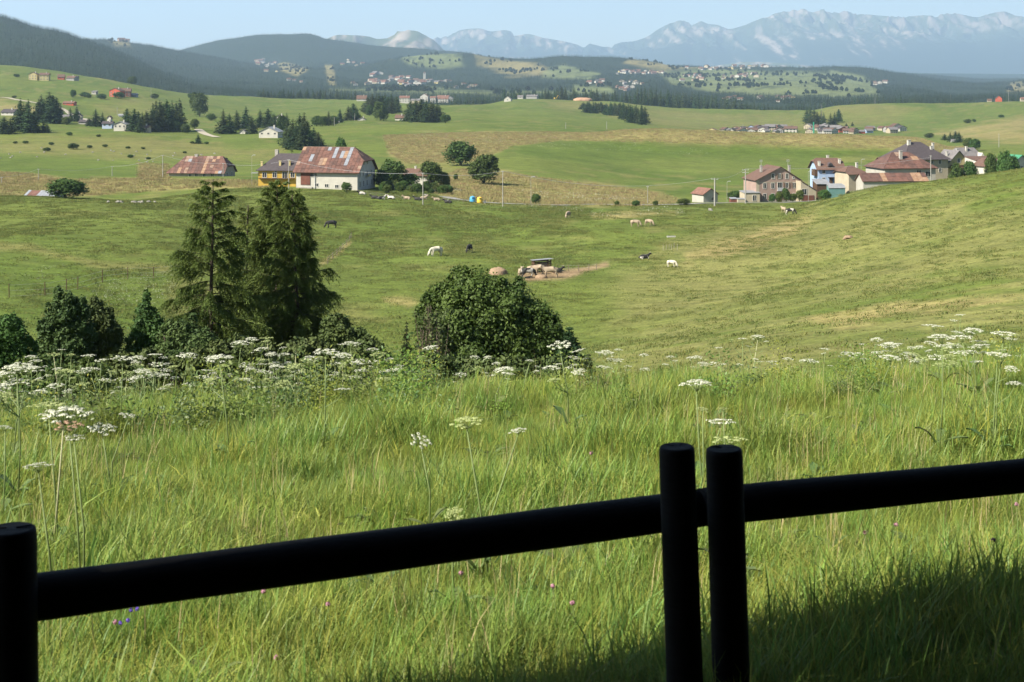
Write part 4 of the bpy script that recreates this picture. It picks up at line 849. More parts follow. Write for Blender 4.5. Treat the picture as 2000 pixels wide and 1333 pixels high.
def village(desc, group, boxes, n, size, dr, seed, walls=None, roofs=None, win=False, spec=None, dmin=3000, dmax=8000):
    rg = random.Random(seed); walls = walls or [M_WHITE]*6+[M_CREAM]*3+[M_PINK, M_LEM, M_GREYW]; roofs = roofs or [M_TERR]*4+[M_BRROOF]*3+[M_GRROOF]
    H_ = list(spec or [])
    for (x0, x1, y0, y1), k in zip(boxes, n): H_ += [(rg.uniform(x0, x1), rg.uniform(y0, y1)) for _ in range(k)]
    seen = {}; H_.sort(key=lambda t: t[0])
    for px, py in H_:
        p = hit(px, py, dmin, dmax); s = p.y/F*size*rg.uniform(.75, 1.3); wm, rm = rg.choice(walls), rg.choice(roofs); t = rg.randrange(2)
        key = (CN[wm.name], RN[rm.name]); i = seen.get(key, 0); seen[key] = i+1
        e = empty('house', (p.x, p.y, p.z-.4), R(rg.uniform(-40, 40)), '%s-walled %s-roofed house %s, %s from left' % (key[0].replace(' ', '-'), key[1], desc, ordinal(i)), 'house', group)
        sx = rg.uniform(.9, 1.5)
        for nm, me_, m in (('wall', UNIT[t][0], wm), ('roof', UNIT[t][1], rm))+((('window', UNIT[t][2], None),) if win else ()):
            o = link(nm, me_, e, scale=(s*sx, s, s*rg.choice((.8, .8, .8)) if not win else s*.8))
            if m: o.material_slots[0].link = 'OBJECT'; o.material_slots[0].material = m
village('of the village behind the crest', 'houses of the village behind the crest', [(1388,1440,257,260),(1452,1520,254,262),(1520,1600,252,263),(1600,1690,252,262),(1695,1765,252,261)], [6,14,14,16,10], 13, 0, 5, win=True,
  walls=[M_WHITE]*6+[M_CREAM]*3+[M_GREYW]*2+[M_RED, M_BLUE, M_LEM, M_PINK], roofs=[M_GRROOF]*5+[M_BRROOF]*5+[M_DKROOF]*2+[M_TERR], dmin=1000, dmax=2000)
village('in the church village', 'houses of the church village', [(725,770,158,165),(720,745,146,150),(762,800,152,162),(780,835,160,170),(820,850,156,165),(850,880,160,164),(690,720,164,168)], [14,5,12,16,8,5,3], 7.5, 0, 9)
village('on the slope left of the church village', 'houses of the left slope village', [(500,522,116,128),(518,540,124,142),(660,710,118,130),(560,600,156,164)], [11,8,6,3], 5.5, 0, 12)
village('of the hamlet by the central woods', 'houses of the central valley hamlet', [(1143,1176,160,169),(1214,1262,160,166),(1205,1238,172,179)], [12,8,7], 7, 0, 15)
village('strung along the central ridge foot', 'houses along the central ridge foot', [(1205,1265,139,146),(1268,1296,140,146)], [20,8], 6, 0, 18)
village('around the right field hills', 'houses around the right field hills', [(1332,1372,148,159),(1410,1480,143,156),(1420,1500,128,136),(1340,1400,130,138)], [13,16,14,8], 6.5, 0, 22)
village('in the hollow before the right woods', 'houses in the hollow before the right woods', [(1412,1500,190,197),(1515,1556,190,200),(1706,1733,162,167),(890,950,166,174)], [9,7,6,5], 7, 0, 25, dmin=2300)
village('on the bare left hilltop', 'houses on the bare left hilltop', [(236,252,74,78)], [4], 8, 0, 28, walls=[M_CREAM, M_PINK], roofs=[M_BRROOF], dmin=4500)
# church tower
p = hit(829, 156, 3000, 6000); s = p.y/F; e = empty('church_tower', (p.x, p.y, p.z-2), 0, 'tall pale church tower above the red-roofed village', 'tower')
part(e, 'shaft', M_SHW, (-2.4*s,2.4*s,-2.4*s,2.4*s,0,14.5*s)); part(e, 'cornice', M_WHITE, (-2.8*s,2.8*s,-2.8*s,2.8*s,11.4*s,12*s)); part(e, 'belfry_opening', M_GLASS, (-1*s,1*s,-2.46*s,-2.3*s,12.5*s,13.9*s))
q = MB(); q.add([(-2.7*s,-2.7*s,14.6*s),(2.7*s,-2.7*s,14.6*s),(2.7*s,2.7*s,14.6*s),(-2.7*s,2.7*s,14.6*s),(0,0,16.8*s)], [(3,2,1,0),(0,1,4),(1,2,4),(2,3,4),(3,0,4)]); q.build('roof', M_BRROOF, e)

# ------------------------------------------------------------------ road, tracks, banks
def ribbon(name, pts, width, m, lift=.05, label=None, kind='structure', n=60, screen=True):
    """a strip laid on the ground along photo points (px, depth)"""
    xs = [p[0] for p in pts]; q = []
    W = [gp(a, d) for a, d in pts]
    L_ = [0]
    for a, b in zip(W, W[1:]): L_.append(L_[-1]+(b-a).length)
    t = np.linspace(0, L_[-1], n); X_ = pchip(L_, [p.x for p in W], t); Y_ = pchip(L_, [p.y for p in W], t)
    V = []; dx, dy = np.gradient(X_), np.gradient(Y_); l = np.hypot(dx, dy); nx, ny = -dy/l, dx/l
    for s in (-.5, 0, .5):
        x, y = X_+nx*width*s, Y_+ny*width*s; V.append(np.stack([x, y, gz(x, y)+lift+(.05 if s == 0 else 0)], 1))
    V = np.stack(V, 1).reshape(-1, 3); Fq = [(i*3+k, i*3+k+1, i*3+k+4, i*3+k+3) for i in range(n-1) for k in (0, 1)]
    o = link(name, mesh(name, V, np.array(Fq), [m], smooth=True)); return tag(o, label, kind=kind)
M_ROAD = mat('worn_asphalt', (.22,.21,.19), .9, .1, .5); M_GRAVEL = mat('pale_gravel', (.34,.30,.23), .95, .2, .4)
ribbon('road', [(868,344),(900,336),(950,333),(1000,331),(1075,330),(1150,331),(1230,333),(1300,338),(1380,348),(1450,362),(1520,376),(1590,382),(1660,386)], 4.2, M_ROAD, .12)
ribbon('upper_track', [(-60,1290),(0,1300),(35,1270),(60,1240),(110,1200),(150,1080),(180,1010),(210,960)], 5, M_GRAVEL, .25)
ribbon('lower_track', [(386,900),(396,850),(410,810),(424,790)], 5, M_GRAVEL, .25)

# ------------------------------------------------------------------ poles and cables
def pole(px, base, top, label, kind='pole', dmin=250, depth=None, arms=0, rad=.14, lamp=False, m=None, group='utility poles'):
    p = hit(px, base, dmin, 2600) if depth is None else gp(px, depth)
    h = (HOR-top)/F*p.y-p.z; e = empty('street_lamp' if lamp else 'utility_pole', p, 0, label, 'street lamp' if lamp else 'pole', group)
    mb = MB(); mb.tube([(0,0,-.6),(0,0,h)], [rad*.85, rad*.55], 8); mb.build('pole_shaft', m or M_POLE, e)
    q = MB()
    for k in range(arms): q.box(-.8,.8,-.05,.05,h-.35-.6*k,h-.25-.6*k)
    if lamp: q.tube([(0,0,h-.05),(.3,-.2,h+.25),(.6,-.4,h+.25)], .05, 5); q.box(.4,.95,-.55,-.3,h+.2,h+.32)
    if not arms and not lamp: q.box(-.3,.3,-.05,.05,h-.2,h-.12)
    q.build('lamp_head' if lamp else 'crossarm', M_METAL, e)
    if arms or not lamp:
        q = MB(); w_ = .75 if arms else .25
        for s in (-w_, 0 if arms else w_, w_): q.tube([(s,0,h-.2),(s,0,h-.02)], .05, 5)
        q.build('insulator', M_WHITE, e)
    return Vector((p.x, p.y, p.z+h-.02))
def cable(a, b, sag, label, rad=.024, group='cables'):
    pts = [a.lerp(b, t)-Vector((0,0,4*sag*t*(1-t))) for t in np.linspace(0, 1, 20)]
    mb = MB(); mb.tube(pts, rad, 4, cap=False); tag(mb.build('cable', M_WIRE), label, 'cable', group)
P1 = pole(3, 362, 346, 'short pale pole at the left edge in dry grass', depth=390); P2 = pole(75, 352, 330, 'pole between the left edge and the farmhouse field', depth=410)
P3 = pole(219, 347, 325, 'pole in front of the lush wedge field', depth=432); P4 = pole(318, 347, 303, 'tall pole at the left corner of the farmhouse', depth=425, rad=.17)
P5 = pole(436, 348, 319, 'pole leaning on the farmhouse right gable', depth=424); P6 = pole(564, 360, 312, 'pole in front of the yellow house', depth=338)
P7 = pole(826, 381, 338, 'pole standing in the hedge weeds', depth=312); P8 = pole(982, 397, 334, 'pole below the spreading dark tree', depth=318)
P9 = pole(1265, 401, 364, 'thin pole on the verge of the dry slope', depth=345, rad=.09); P10 = pole(1396, 408, 348, 'thick pole by the red-roofed hut', depth=332, rad=.26, arms=1)
P11 = pole(1456, 403, 330, 'tall pole with crossarms left of the pink house', depth=352, rad=.2, arms=2); P12 = pole(1818, 348, 304, 'pole in front of the white farmhouse roof', depth=372, rad=.17)
P0 = P1+Vector((-14, -6, -.4))
for a, b, s, l in ((P0,P1,.2,'cable running out of the left edge'),(P1,P2,.5,'leftmost cable span over the dry field'),(P2,P3,.9,'cable span over the lush wedge field'),(P3,P4,.9,'cable span rising to the tall farmhouse pole'),(P4,P5,.9,'cable span over the rusty farmhouse'),(P5,P6,1.0,'cable span from the farmhouse to the yellow house'),(P6,P7,1.2,'cable span crossing the barn front'),(P7,P8,.8,'cable span from the hedge to the dark tree'),(P8,P10,2.6,'long sagging cable span over the dry slope'),(P10,P11,.8,'cable span from the hut to the pink house'),(P11,P12+Vector((0,0,-.5)),1.0,'cable span over the farm roofs')):
    cable(a, b, s, l)
pole(492, 348, 305, 'slim street lamp behind the larches', depth=360, lamp=True, rad=.06, group='street lamps'); pole(1037, 400, 347, 'slim street lamp on the roadside of the dry slope', depth=327, lamp=True, rad=.06, group='street lamps')
pole(1420, 397, 356, 'street lamp between the hut and the pink house', depth=395, lamp=True, rad=.07, group='street lamps'); pole(1579, 394, 336, 'street lamp at the right wall of the pink house', depth=372, lamp=True, rad=.06, group='street lamps')
pole(1682, 340, 313, 'street lamp behind the rusty shed roof', depth=420, lamp=True, rad=.07, group='street lamps')
for px, b, t, l in ((693,236,222,'distant pole left of the dark-roofed chalet'),(653,246,230,'distant pole by the tiny white shed'),(295,193,172,'distant pole right of the red hotel'),(1105,252,240,'distant pole on the green bowl field'),(1185,252,238,'distant pole below the isolated wood'),(1451,258,243,'distant pole by the village roofs'),(1865,277,255,'distant pole at the conifers above the farms'),(1605,246,206,'tall distant mast beside the village wood'),(1857,199,184,'distant pole on the right skyline field'),(1970,200,173,'tall mast on the right skyline field'),(1709,202,191,'distant pole on the olive skyline field'),(229,226,209,'distant pole above the left hamlet'),(1951,288,262,'distant pole on the tan right hillside')):
    pole(px, b, t, l, dmin=450, rad=.22, group='distant poles')
p = hit(1589, 264, 1000, 1900); s = p.y/F; e = empty('green_mast', p, 0, 'tall green lattice mast in the village behind the crest', 'mast')
M_MG = mat('mast_green', (.02,.26,.16), .6, .1)
for x, y in ((-.5,-.5),(.5,-.5),(.5,.5),(-.5,.5)): q = MB(); q.tube([(x,y,-1),(x*.6,y*.6,25*s)], .22, 5); q.build('leg', M_MG, e)
q = MB()
for k in range(9):
    z = 2+k*1.15*s*1.1; q.tube([(-.5,-.5,z),(.5,-.5,z+1.2)], .09, 4); q.tube([(.5,-.5,z),(.5,.5,z+1.2)], .09, 4)
q.build('bracing', M_MG, e)

# ------------------------------------------------------------------ bins, heap, shelter, rocks
for i, (px, m, lab) in enumerate(((923, mat('bin_blue', (.06,.28,.50), .5, .1), 'pale blue bell-shaped recycling bin on the roadside'), (937, mat('bin_yellow', (.62,.42,.05), .5, .1), 'yellow bell-shaped recycling bin beside the blue one'))):
    p = gp(px, 329); e = empty('recycling_bin', p, .2, lab, 'bin', 'recycling bins on the roadside'); z0 = 0
    q = MB(); q.tube([(0,0,-.1),(0,0,.15),(0,0,1.0),(0,0,1.25),(0,0,1.4)], [.66,.72,.66,.52,.2], 16); q.build('body', m, e, smooth=True)
    q = MB(); q.box(-.28,.28,-.72,-.5,.95,1.15); q.build('opening', M_GLASS, e); q = MB(); q.tube([(-.12,0,1.38),(-.1,0,1.55),(.1,0,1.55),(.12,0,1.38)], .03, 5); q.build('lifting_ring', M_METAL, e)
p = gp(947, 329); e = empty('litter_bin', p, 0, 'small grey litter bin right of the yellow bin', 'bin'); q = MB(); q.tube([(0,0,-.05),(0,0,.6)], [.2,.24], 10); q.build('body', M_METAL, e); q = MB(); q.tube([(0,0,.62),(0,0,.7)], [.27,.12], 10); q.build('lid', M_DKROOF, e)
p = hit(1066, 541, 120, 260); sh = p+Vector((-.5, 5.5, 0)); sh.z = float(gz(sh.x, sh.y)); e = empty('field_shelter', sh, R(12), 'open dark wooden cattle shelter with a grey sheet roof', 'shelter')
for x, y, h in ((-1.2,-.8,1.75),(1.2,-.8,1.85),(-1.2,.8,1.65),(1.2,.8,1.7)): q = MB(); q.box(x-.07,x+.07,y-.07,y+.07,-.3,h); q.build('post', M_WOOD, e)
q = MB(); slab(q, [(-1.5,-1.1,1.8),(1.55,-1.15,1.98),(1.5,1.1,1.8),(-1.45,1.1,1.62)], .05); q.build('roof', M_LGREY, e)
for k in range(5):
    z = .25+k*.3; q = MB(); q.box(-1.12,1.12,.74,.79,z,z+.22); q.build('board', M_WOOD, e)
    if k: q = MB(); q.box(-1.29,-1.25,-.7,.7,z,z+.22); q.build('board', M_WOOD, e); q = MB(); q.box(.6,1.1,-.9,-.86,z,z+.22); q.build('board', M_WOOD, e)
def lump(name, px, d, w_, dp, h, m, label, seed, cat='heap'):
    p = gp(px, d); V = []; Fq = []; n = 18
    for i in range(9):
        for k in range(n):
            t = i/8; a = 2*math.pi*k/n; r = math.cos(t*1.57)**.7 if i < 8 else 0; j = 1+.25*float(fbm(np.array(math.cos(a)*2+seed), np.array(math.sin(a)*2+t*3), 3, seed))
            V.append((math.cos(a)*w_/2*r*j, math.sin(a)*dp/2*r*j, h*math.sin(t*1.57)*j-.15*(i == 0)))
    Fq = [(i*n+k, i*n+(k+1) % n, (i+1)*n+(k+1) % n, (i+1)*n+k) for i in range(8) for k in range(n)]
    o = link(name, mesh(name, V, Fq, [m], smooth=True), loc=p); return tag(o, label, cat)
M_DUNG = mat('dung_straw', (.19,.13,.08), .95, .4, 4, (.28,.20,.13), bump=.6); M_EARTH = mat('bare_earth', (.33,.20,.13), .95, .2, .2)
lump('dung_heap', 972, 203, 2.6, 2.2, .95, M_DUNG, 'brown dung heap behind the big green bush', 3)
lump('earth_heap', 1138, 1990, 26, 20, 4.2, M_EARTH, 'reddish earth heap on the central crest before the conifers', 6)
lump('hay_pile', 1057, 199, 1.6, 1.1, .5, M_DUNG, 'hay pile in the feeding spot between the cattle', 8)
p = hit(1085, 192.5, 1500, 2100); e = empty('excavator', p, .6, 'small yellow excavator beside the earth heap on the crest', 'excavator'); M_EXC = mat('machine_yellow', (.50,.33,.05), .6, .1)
part(e, 'body', M_EXC, (-2,2,-1.4,1.4,1.1,2.6)); part(e, 'cab', M_GLASS, (-1.9,-.3,-1.42,-.2,2.6,3.9)); part(e, 'track', M_DKROOF, (-2.4,2.4,-1.6,-.9,0,1)); part(e, 'track', M_DKROOF, (-2.4,2.4,.9,1.6,0,1)); q = MB(); q.tube([(1.5,0,2.2),(4.6,0,6),(7.2,0,4.4),(7.2,0,1.4)], [.35,.3,.25,.2], 5); q.build('arm', M_EXC, e)
M_ROCK = mat('limestone', (.20,.19,.165), .9, .25, 1.5, bump=.4)
def rock(px, py, w_px, h_px, label, seed, dmin=60, dmax=340, group=None):
    p = hit(px, py, dmin, dmax); s = p.y/F; rg = np.random.default_rng(seed); V = []; Fq = []; n = 9
    for i in range(6):
        for k in range(n):
            t = i/5*math.pi; a = 2*math.pi*k/n; j = 1+.22*rg.normal() if 0 < i < 5 else 1
            V.append((math.sin(t)*math.cos(a)*w_px*s/2*j, math.sin(t)*math.sin(a)*w_px*s*.33*j, math.cos(t)*h_px*s*.8*j+h_px*s*.15))
    Fq = [(i*n+k, (i+1)*n+k, (i+1)*n+(k+1) % n, i*n+(k+1) % n) for i in range(5) for k in range(n)]
    o = link('rock', mesh('rock', V, Fq, [M_ROCK]), loc=p); return tag(o, label, 'rock', group)
rock(1657, 467, 20, 7, 'flat tan limestone block on the right hillside', 1).data.materials[0] = M_DUNG; rock(1388, 412, 10, 5, 'rock at the end of the field bank below the thick pole', 2)
rock(756, 374, 9, 6, 'grey boulder in the weeds right of the barn', 4, 250); rock(832, 383, 8, 4, 'grey boulder in the hedge weeds by the pole', 5, 250)
for i, (px, w_) in enumerate(((211,7),(230,9),(238,8),(262,12),(275,14),(290,9),(303,8))): rock(px, 396.5, w_, 4.5, 'pale stone of the broken wall on the left crest, %s from left' % ordinal(i), 20+i, 240, 300, 'stones of the broken wall')
for i in range(34):
    r = random.Random(i+900); px = r.uniform(0, 420); rock(px, 303+ (px-100)*.03+r.uniform(-14, 10), r.uniform(2.5,5), 2.2, 'small pale stone on the left pasture, %s of its scatter' % ordinal(i), 60+i, 450, 900, 'stones scattered on the left pasture')
# water trough and stakes in the right meadow
p = hit(1311, 464, 100, 330); e = empty('water_trough', p, .1, 'white water trough lying in the right meadow', 'trough'); part(e, 'basin', M_WHITE, (-.75,.75,-.22,.22,.02,.26)); part(e, 'water', M_GLASS, (-.68,.68,-.16,.16,.255,.27))
for i in range(6):
    px = 1296+i*5.2+random.uniform(-1,1); p = hit(px, 487+random.uniform(-3,3), 100, 330); q = MB(); q.tube([(0,0,-.1),(.03,0,.95)], .025, 5); tag(q.build('stake', M_SHW, loc=p), 'thin pale stake below the white trough, %s from left' % ordinal(i), 'stake', 'stakes below the trough')
# field fences: posts with wires as one thing each
def field_fence(pts, h, m, label, every=1, wires=2):
    P_ = [hit(px, py, 60, 360) for px, py in pts]; o = P_[0]; e = empty('field_fence', o, 0, label, 'fence')
    for p in P_:
        mb = MB(); mb.tube([(0,0,-.3),(random.uniform(-.05,.05),0,h)], .05, 5); mb.build('post', m, e, loc=p-o)
    for k in range(wires):
        mb = MB(); mb.tube([p-o+Vector((0,0,h*(.9-.4*k))) for p in P_], .008, 3, cap=False); mb.build('wire', M_WIRE, e)
field_fence([(18,582),(88,578),(130,571),(152,566),(200,552),(250,546),(300,545),(345,540)], 1.5, M_WOOD, 'old dark post and wire fence crossing the left meadow', wires=3)
field_fence([(640,516),(650,507),(658,500),(664,494),(670,488),(677,480),(683,472),(686,466)], 1.05, M_TWIG, 'short fence along the dry bank right of the larches')
field_fence([(700,378),(735,384),(790,392),(850,394),(905,397)], .9, M_TWIG, 'low pasture fence beside the lying cows')
field_fence([(1165,528),(1150,529),(1130,530),(1110,530),(1090,530)], .9, M_TWIG, 'low wire fence at the muddy feeding spot')

# ------------------------------------------------------------------ cattle
def skin_body(name, J, E, rad, m, sub=1):
    me = bpy.data.meshes.new(name); me.from_pydata([tuple(j) for j in J], E, []); o = bpy.data.objects.new(name, me); col.objects.link(o)
    md = o.modifiers.new('skin', 'SKIN'); md.use_smooth_shade = True
    for i, r in enumerate(rad): me.skin_vertices[0].data[i].radius = (r if isinstance(r, tuple) else (r, r)); me.skin_vertices[0].data[i].use_root = (i == 0)
    s = o.modifiers.new('sub', 'SUBSURF'); s.levels = sub; s.render_levels = sub
    bpy.context.view_layer.update(); dg = bpy.context.evaluated_depsgraph_get(); m2 = bpy.data.meshes.new_from_object(o.evaluated_get(dg)); m2.name = name
    bpy.data.objects.remove(o); m2.materials.clear(); m2.materials.append(m); m2.polygons.foreach_set('use_smooth', np.ones(len(m2.polygons), dtype=bool)); return m2
def cow_material(name, base, patch=None, scale=1.2, th=.5):
    m = bpy.data.materials.new(name); m.use_nodes = True; n = m.node_tree; b = n.nodes['Principled BSDF']; b.inputs['Roughness'].default_value = .8
    tc = n.nodes.new('ShaderNodeTexCoord'); oi = n.nodes.new('ShaderNodeObjectInfo'); va = n.nodes.new('ShaderNodeVectorMath'); va.operation = 'ADD'; cb = n.nodes.new('ShaderNodeCombineXYZ'); mu = n.nodes.new('ShaderNodeMath'); mu.operation = 'MULTIPLY'; mu.inputs[1].default_value = 40
    n.links.new(oi.outputs['Random'], mu.inputs[0]); n.links.new(mu.outputs[0], cb.inputs[0]); n.links.new(tc.outputs['Object'], va.inputs[0]); n.links.new(cb.outputs[0], va.inputs[1])
    z = n.nodes.new('ShaderNodeTexNoise'); z.inputs['Scale'].default_value = scale; z.inputs['Detail'].default_value = 1; n.links.new(va.outputs[0], z.inputs['Vector'])
    r = n.nodes.new('ShaderNodeValToRGB'); r.color_ramp.elements[0].position = th-.01 if patch else .3; r.color_ramp.elements[1].position = th+.01 if patch else .7
    r.color_ramp.elements[0].color = (*base, 1); r.color_ramp.elements[1].color = (*(patch or tuple(x*1.25 for x in base)), 1); n.links.new(z.outputs[0], r.inputs[0]); n.links.new(r.outputs[0], b.inputs['Base Color']); return m
C_BW = cow_material('black_white_hide', (.012,.011,.010), (.42,.39,.34), 1.1, .53); C_BK = cow_material('black_hide', (.010,.009,.008)); C_WH = cow_material('white_hide', (.40,.37,.30)); C_GB = cow_material('grey_brown_hide', (.25,.195,.135)); C_HORN = mat('horn', (.45,.40,.30), .5, .1); C_UD = mat('udder_pink', (.45,.28,.22), .7, .1)
# x forward; spine from rump to head
def standing(head, seed=0):
    g = random.Random(seed); J = [(0,0,1.02),(-.62,0,1.08),(.5,0,1.03),(.82,0,1.12)]; rd = [(.30,.36),(.25,.30),(.29,.34),(.20,.25)]; E = [(0,1),(0,2),(2,3)]
    if head == 'graze': nk = [(1.08,0,.80),(1.22,0,.48),(1.34,0,.28),(1.42,.0,.13)]
    else: nk = [(1.06,0,1.24),(1.22,0,1.38),(1.40,0,1.30),(1.58,0,1.18)]
    for p, r in zip(nk, ((.15,.2),(.12,.15),(.12,.12),(.07,.07))): E.append((len(J)-1, len(J))); J.append(p); rd.append(r)
    hd = len(J)-2
    for s in (-1, 1):     # ears
        E.append((hd-1, len(J))); J.append((nk[1][0]-.02, s*.24, nk[1][2]+.06)); rd.append((.035,.05))
    for s in (-1, 1):
        a = g.uniform(-.14, .14)
        for (x, up), hind in (((-.66,1),True),((.62,2),False)):
            ch = [(x, s*.19, .78), (x+(.10 if hind else .02)+a*.4, s*.2, .56), (x+(-.10 if hind else .0)+a, s*.2, .40), (x+(-.04 if hind else .03)+a, s*.2, .1), (x+.04+a, s*.2, .02)]
            pr = up
            for p, r in zip(ch, ((.17,.15),(.11,.09),(.065,.06),(.05,.05),(.065,.06)) if hind else ((.13,.12),(.09,.08),(.065,.065),(.05,.05),(.065,.06))): E.append((pr, len(J))); pr = len(J); J.append(p); rd.append(r)
    t = [(-.86,0,1.16),(-.94,0,.8),(-.92,0,.45)]; pr = 1
    for p, r in zip(t, (.05,.025,.04)): E.append((pr, len(J))); pr = len(J); J.append(p); rd.append((r, r))
    return J, E, rd
def lying():
    J = [(0,0,.42),(-.6,0,.42),(.5,0,.45),(.8,0,.58)]; rd = [(.36,.36),(.32,.32),(.32,.34),(.2,.24)]; E = [(0,1),(0,2),(2,3)]
    for p, r in zip([(1.02,0,.80),(1.16,.02,.95),(1.34,.05,.86),(1.5,.08,.76)], ((.15,.17),(.12,.14),(.12,.11),(.07,.07))): E.append((len(J)-1, len(J))); J.append(p); rd.append(r)
    for s in (-1, 1): E.append((5, len(J))); J.append((1.14, s*.24, 1.0)); rd.append((.035,.05))
    for s in (-1, 1):
        for ch, up in (([(.66,s*.26,.22),(.92,s*.3,.12),(.62,s*.34,.07)], 2), ([(-.5,s*.36,.22),(-.15,s*.42,.16),(-.5,s*.48,.07),(-.28,s*.5,.05)], 1)):
            pr = up
            for p, r in zip(ch, (.13,.09,.055,.05)): E.append((pr, len(J))); pr = len(J); J.append(p); rd.append((r, r))
    E.append((1, len(J))); J.append((-.9,.1,.2)); rd.append((.04,.04)); return J, E, rd
COW = {'graze': skin_body('cow_body', *[standing('graze', 1)[i] for i in (0,1,2)], C_BW), 'graze2': skin_body('cow_body', *[standing('graze', 5)[i] for i in (0,1,2)], C_BW), 'stand': skin_body('cow_body', *[standing('up', 3)[i] for i in (0,1,2)], C_BW), 'lie': skin_body('cow_body', *lying(), C_BW)}
hm = MB()
for s in (-1, 1): hm.tube([(0,s*.08,0),(.02,s*.2,.06),(.06,s*.24,.16)], [.03,.022,.006], 5)
HORN = hm.me('horns', C_HORN); um = MB(); um.tube([(0,0,.1),(0,0,0),(0,0,-.12)], [.15,.17,.07], 8); UDD = um.me('udder', C_UD, smooth=True)
def cow(px, py, pose, m, rz, size, label, group='grazing and resting cattle', dmin=110, d=None):
    p = hit(px, py, dmin, 345) if d is None else gp(px, d); e = empty('cow', p, R(rz), label, 'cow', group); e.scale = (size,)*3
    b = link('body', COW[pose], e); b.material_slots[0].link = 'OBJECT'; b.material_slots[0].material = m
    hp = {'graze': (1.2,0,.55), 'graze2': (1.2,0,.55), 'stand': (1.2,0,1.46), 'lie': (1.14,0,1.05)}[pose]; link('horns', HORN, e, loc=hp)
    if pose != 'lie': link('udder', UDD, e, loc=(-.4,0,.66))
    return e
# lying group by the barn; rz 0 faces right, 180 faces left
cow(708,381,'lie',C_BW,185,1,'black and white cow lying leftmost near the barn corner'); cow(733,389,'lie',C_BK,170,1,'black cow lying against the black and white one'); cow(744,390,'lie',C_BW,20,1,'black and white cow lying beside the black one'); cow(765,389.5,'lie',C_BW,160,1,'mostly black cow lying third group from the barn')
cow(796,390,'lie',C_GB,175,.95,'pale cow lying alone between the black ones'); cow(817,392,'lie',C_BK,165,1,'black cow lying in front of the pale one below the hedge'); cow(826,390,'lie',C_GB,10,1,'greyish cow lying behind the black one below the hedge'); cow(854,392.5,'lie',C_GB,185,.9,'small pale calf lying right of the hedge group'); cow(876,397.5,'lie',C_BW,170,1,'black and white cow lying nearest the recycling bins')
cow(648,446,'graze',C_BK,200,1.05,'black cow grazing beside the larches'); cow(853,501,'graze2',C_WH,212,1.15,'white cow grazing in the middle meadow'); cow(917,494,'graze',C_BK,250,1,'black cow grazing right of the white cow')
cow(1110,426,'graze',C_GB,245,1,'grey-brown cow grazing at the weedy bank'); cow(1240,443,'graze2',C_GB,-15,.95,'left of the two pale cows below the field bank'); cow(1267,441,'graze',C_GB,-40,.9,'right of the two pale cows below the field bank')
cow(1531,416,'stand',C_GB,110,.9,'tan calf standing behind the black and white cow on the hill'); cow(1543,420,'graze',C_BW,-12,1,'black and white cow grazing on the hill below the pink house'); cow(1257,506,'lie',C_BW,10,.9,'pale spotted cow lying on the lower right meadow'); cow(1311,522,'graze2',C_WH,-30,.75,'small pale calf grazing alone on the lower right meadow')
for px, py, ps, m, rz, s, l in ((1017,543,'stand',C_GB,80,.95,'tan cow seen end on at the left of the feeding group'),(1030,544,'graze',C_BW,20,1.05,'black and white cow feeding at the hay pile'),(1041,537,'stand',C_GB,-10,.95,'tan cow behind the hay pile'),(1052,536,'graze2',C_GB,200,1,'pale brown cow with its head in the hay pile'),(1076,543,'stand',C_GB,182,1.15,'large cream cow standing right of the hay pile'),(1062,531,'graze',C_GB,150,.95,'tan cow in front of the cattle shelter'),(1086,533,'lie',C_BK,0,.9,'black cow lying at the right side of the shelter')):
    cow(px, py, ps, m, rz, s, l, 'cattle at the feeding spot')

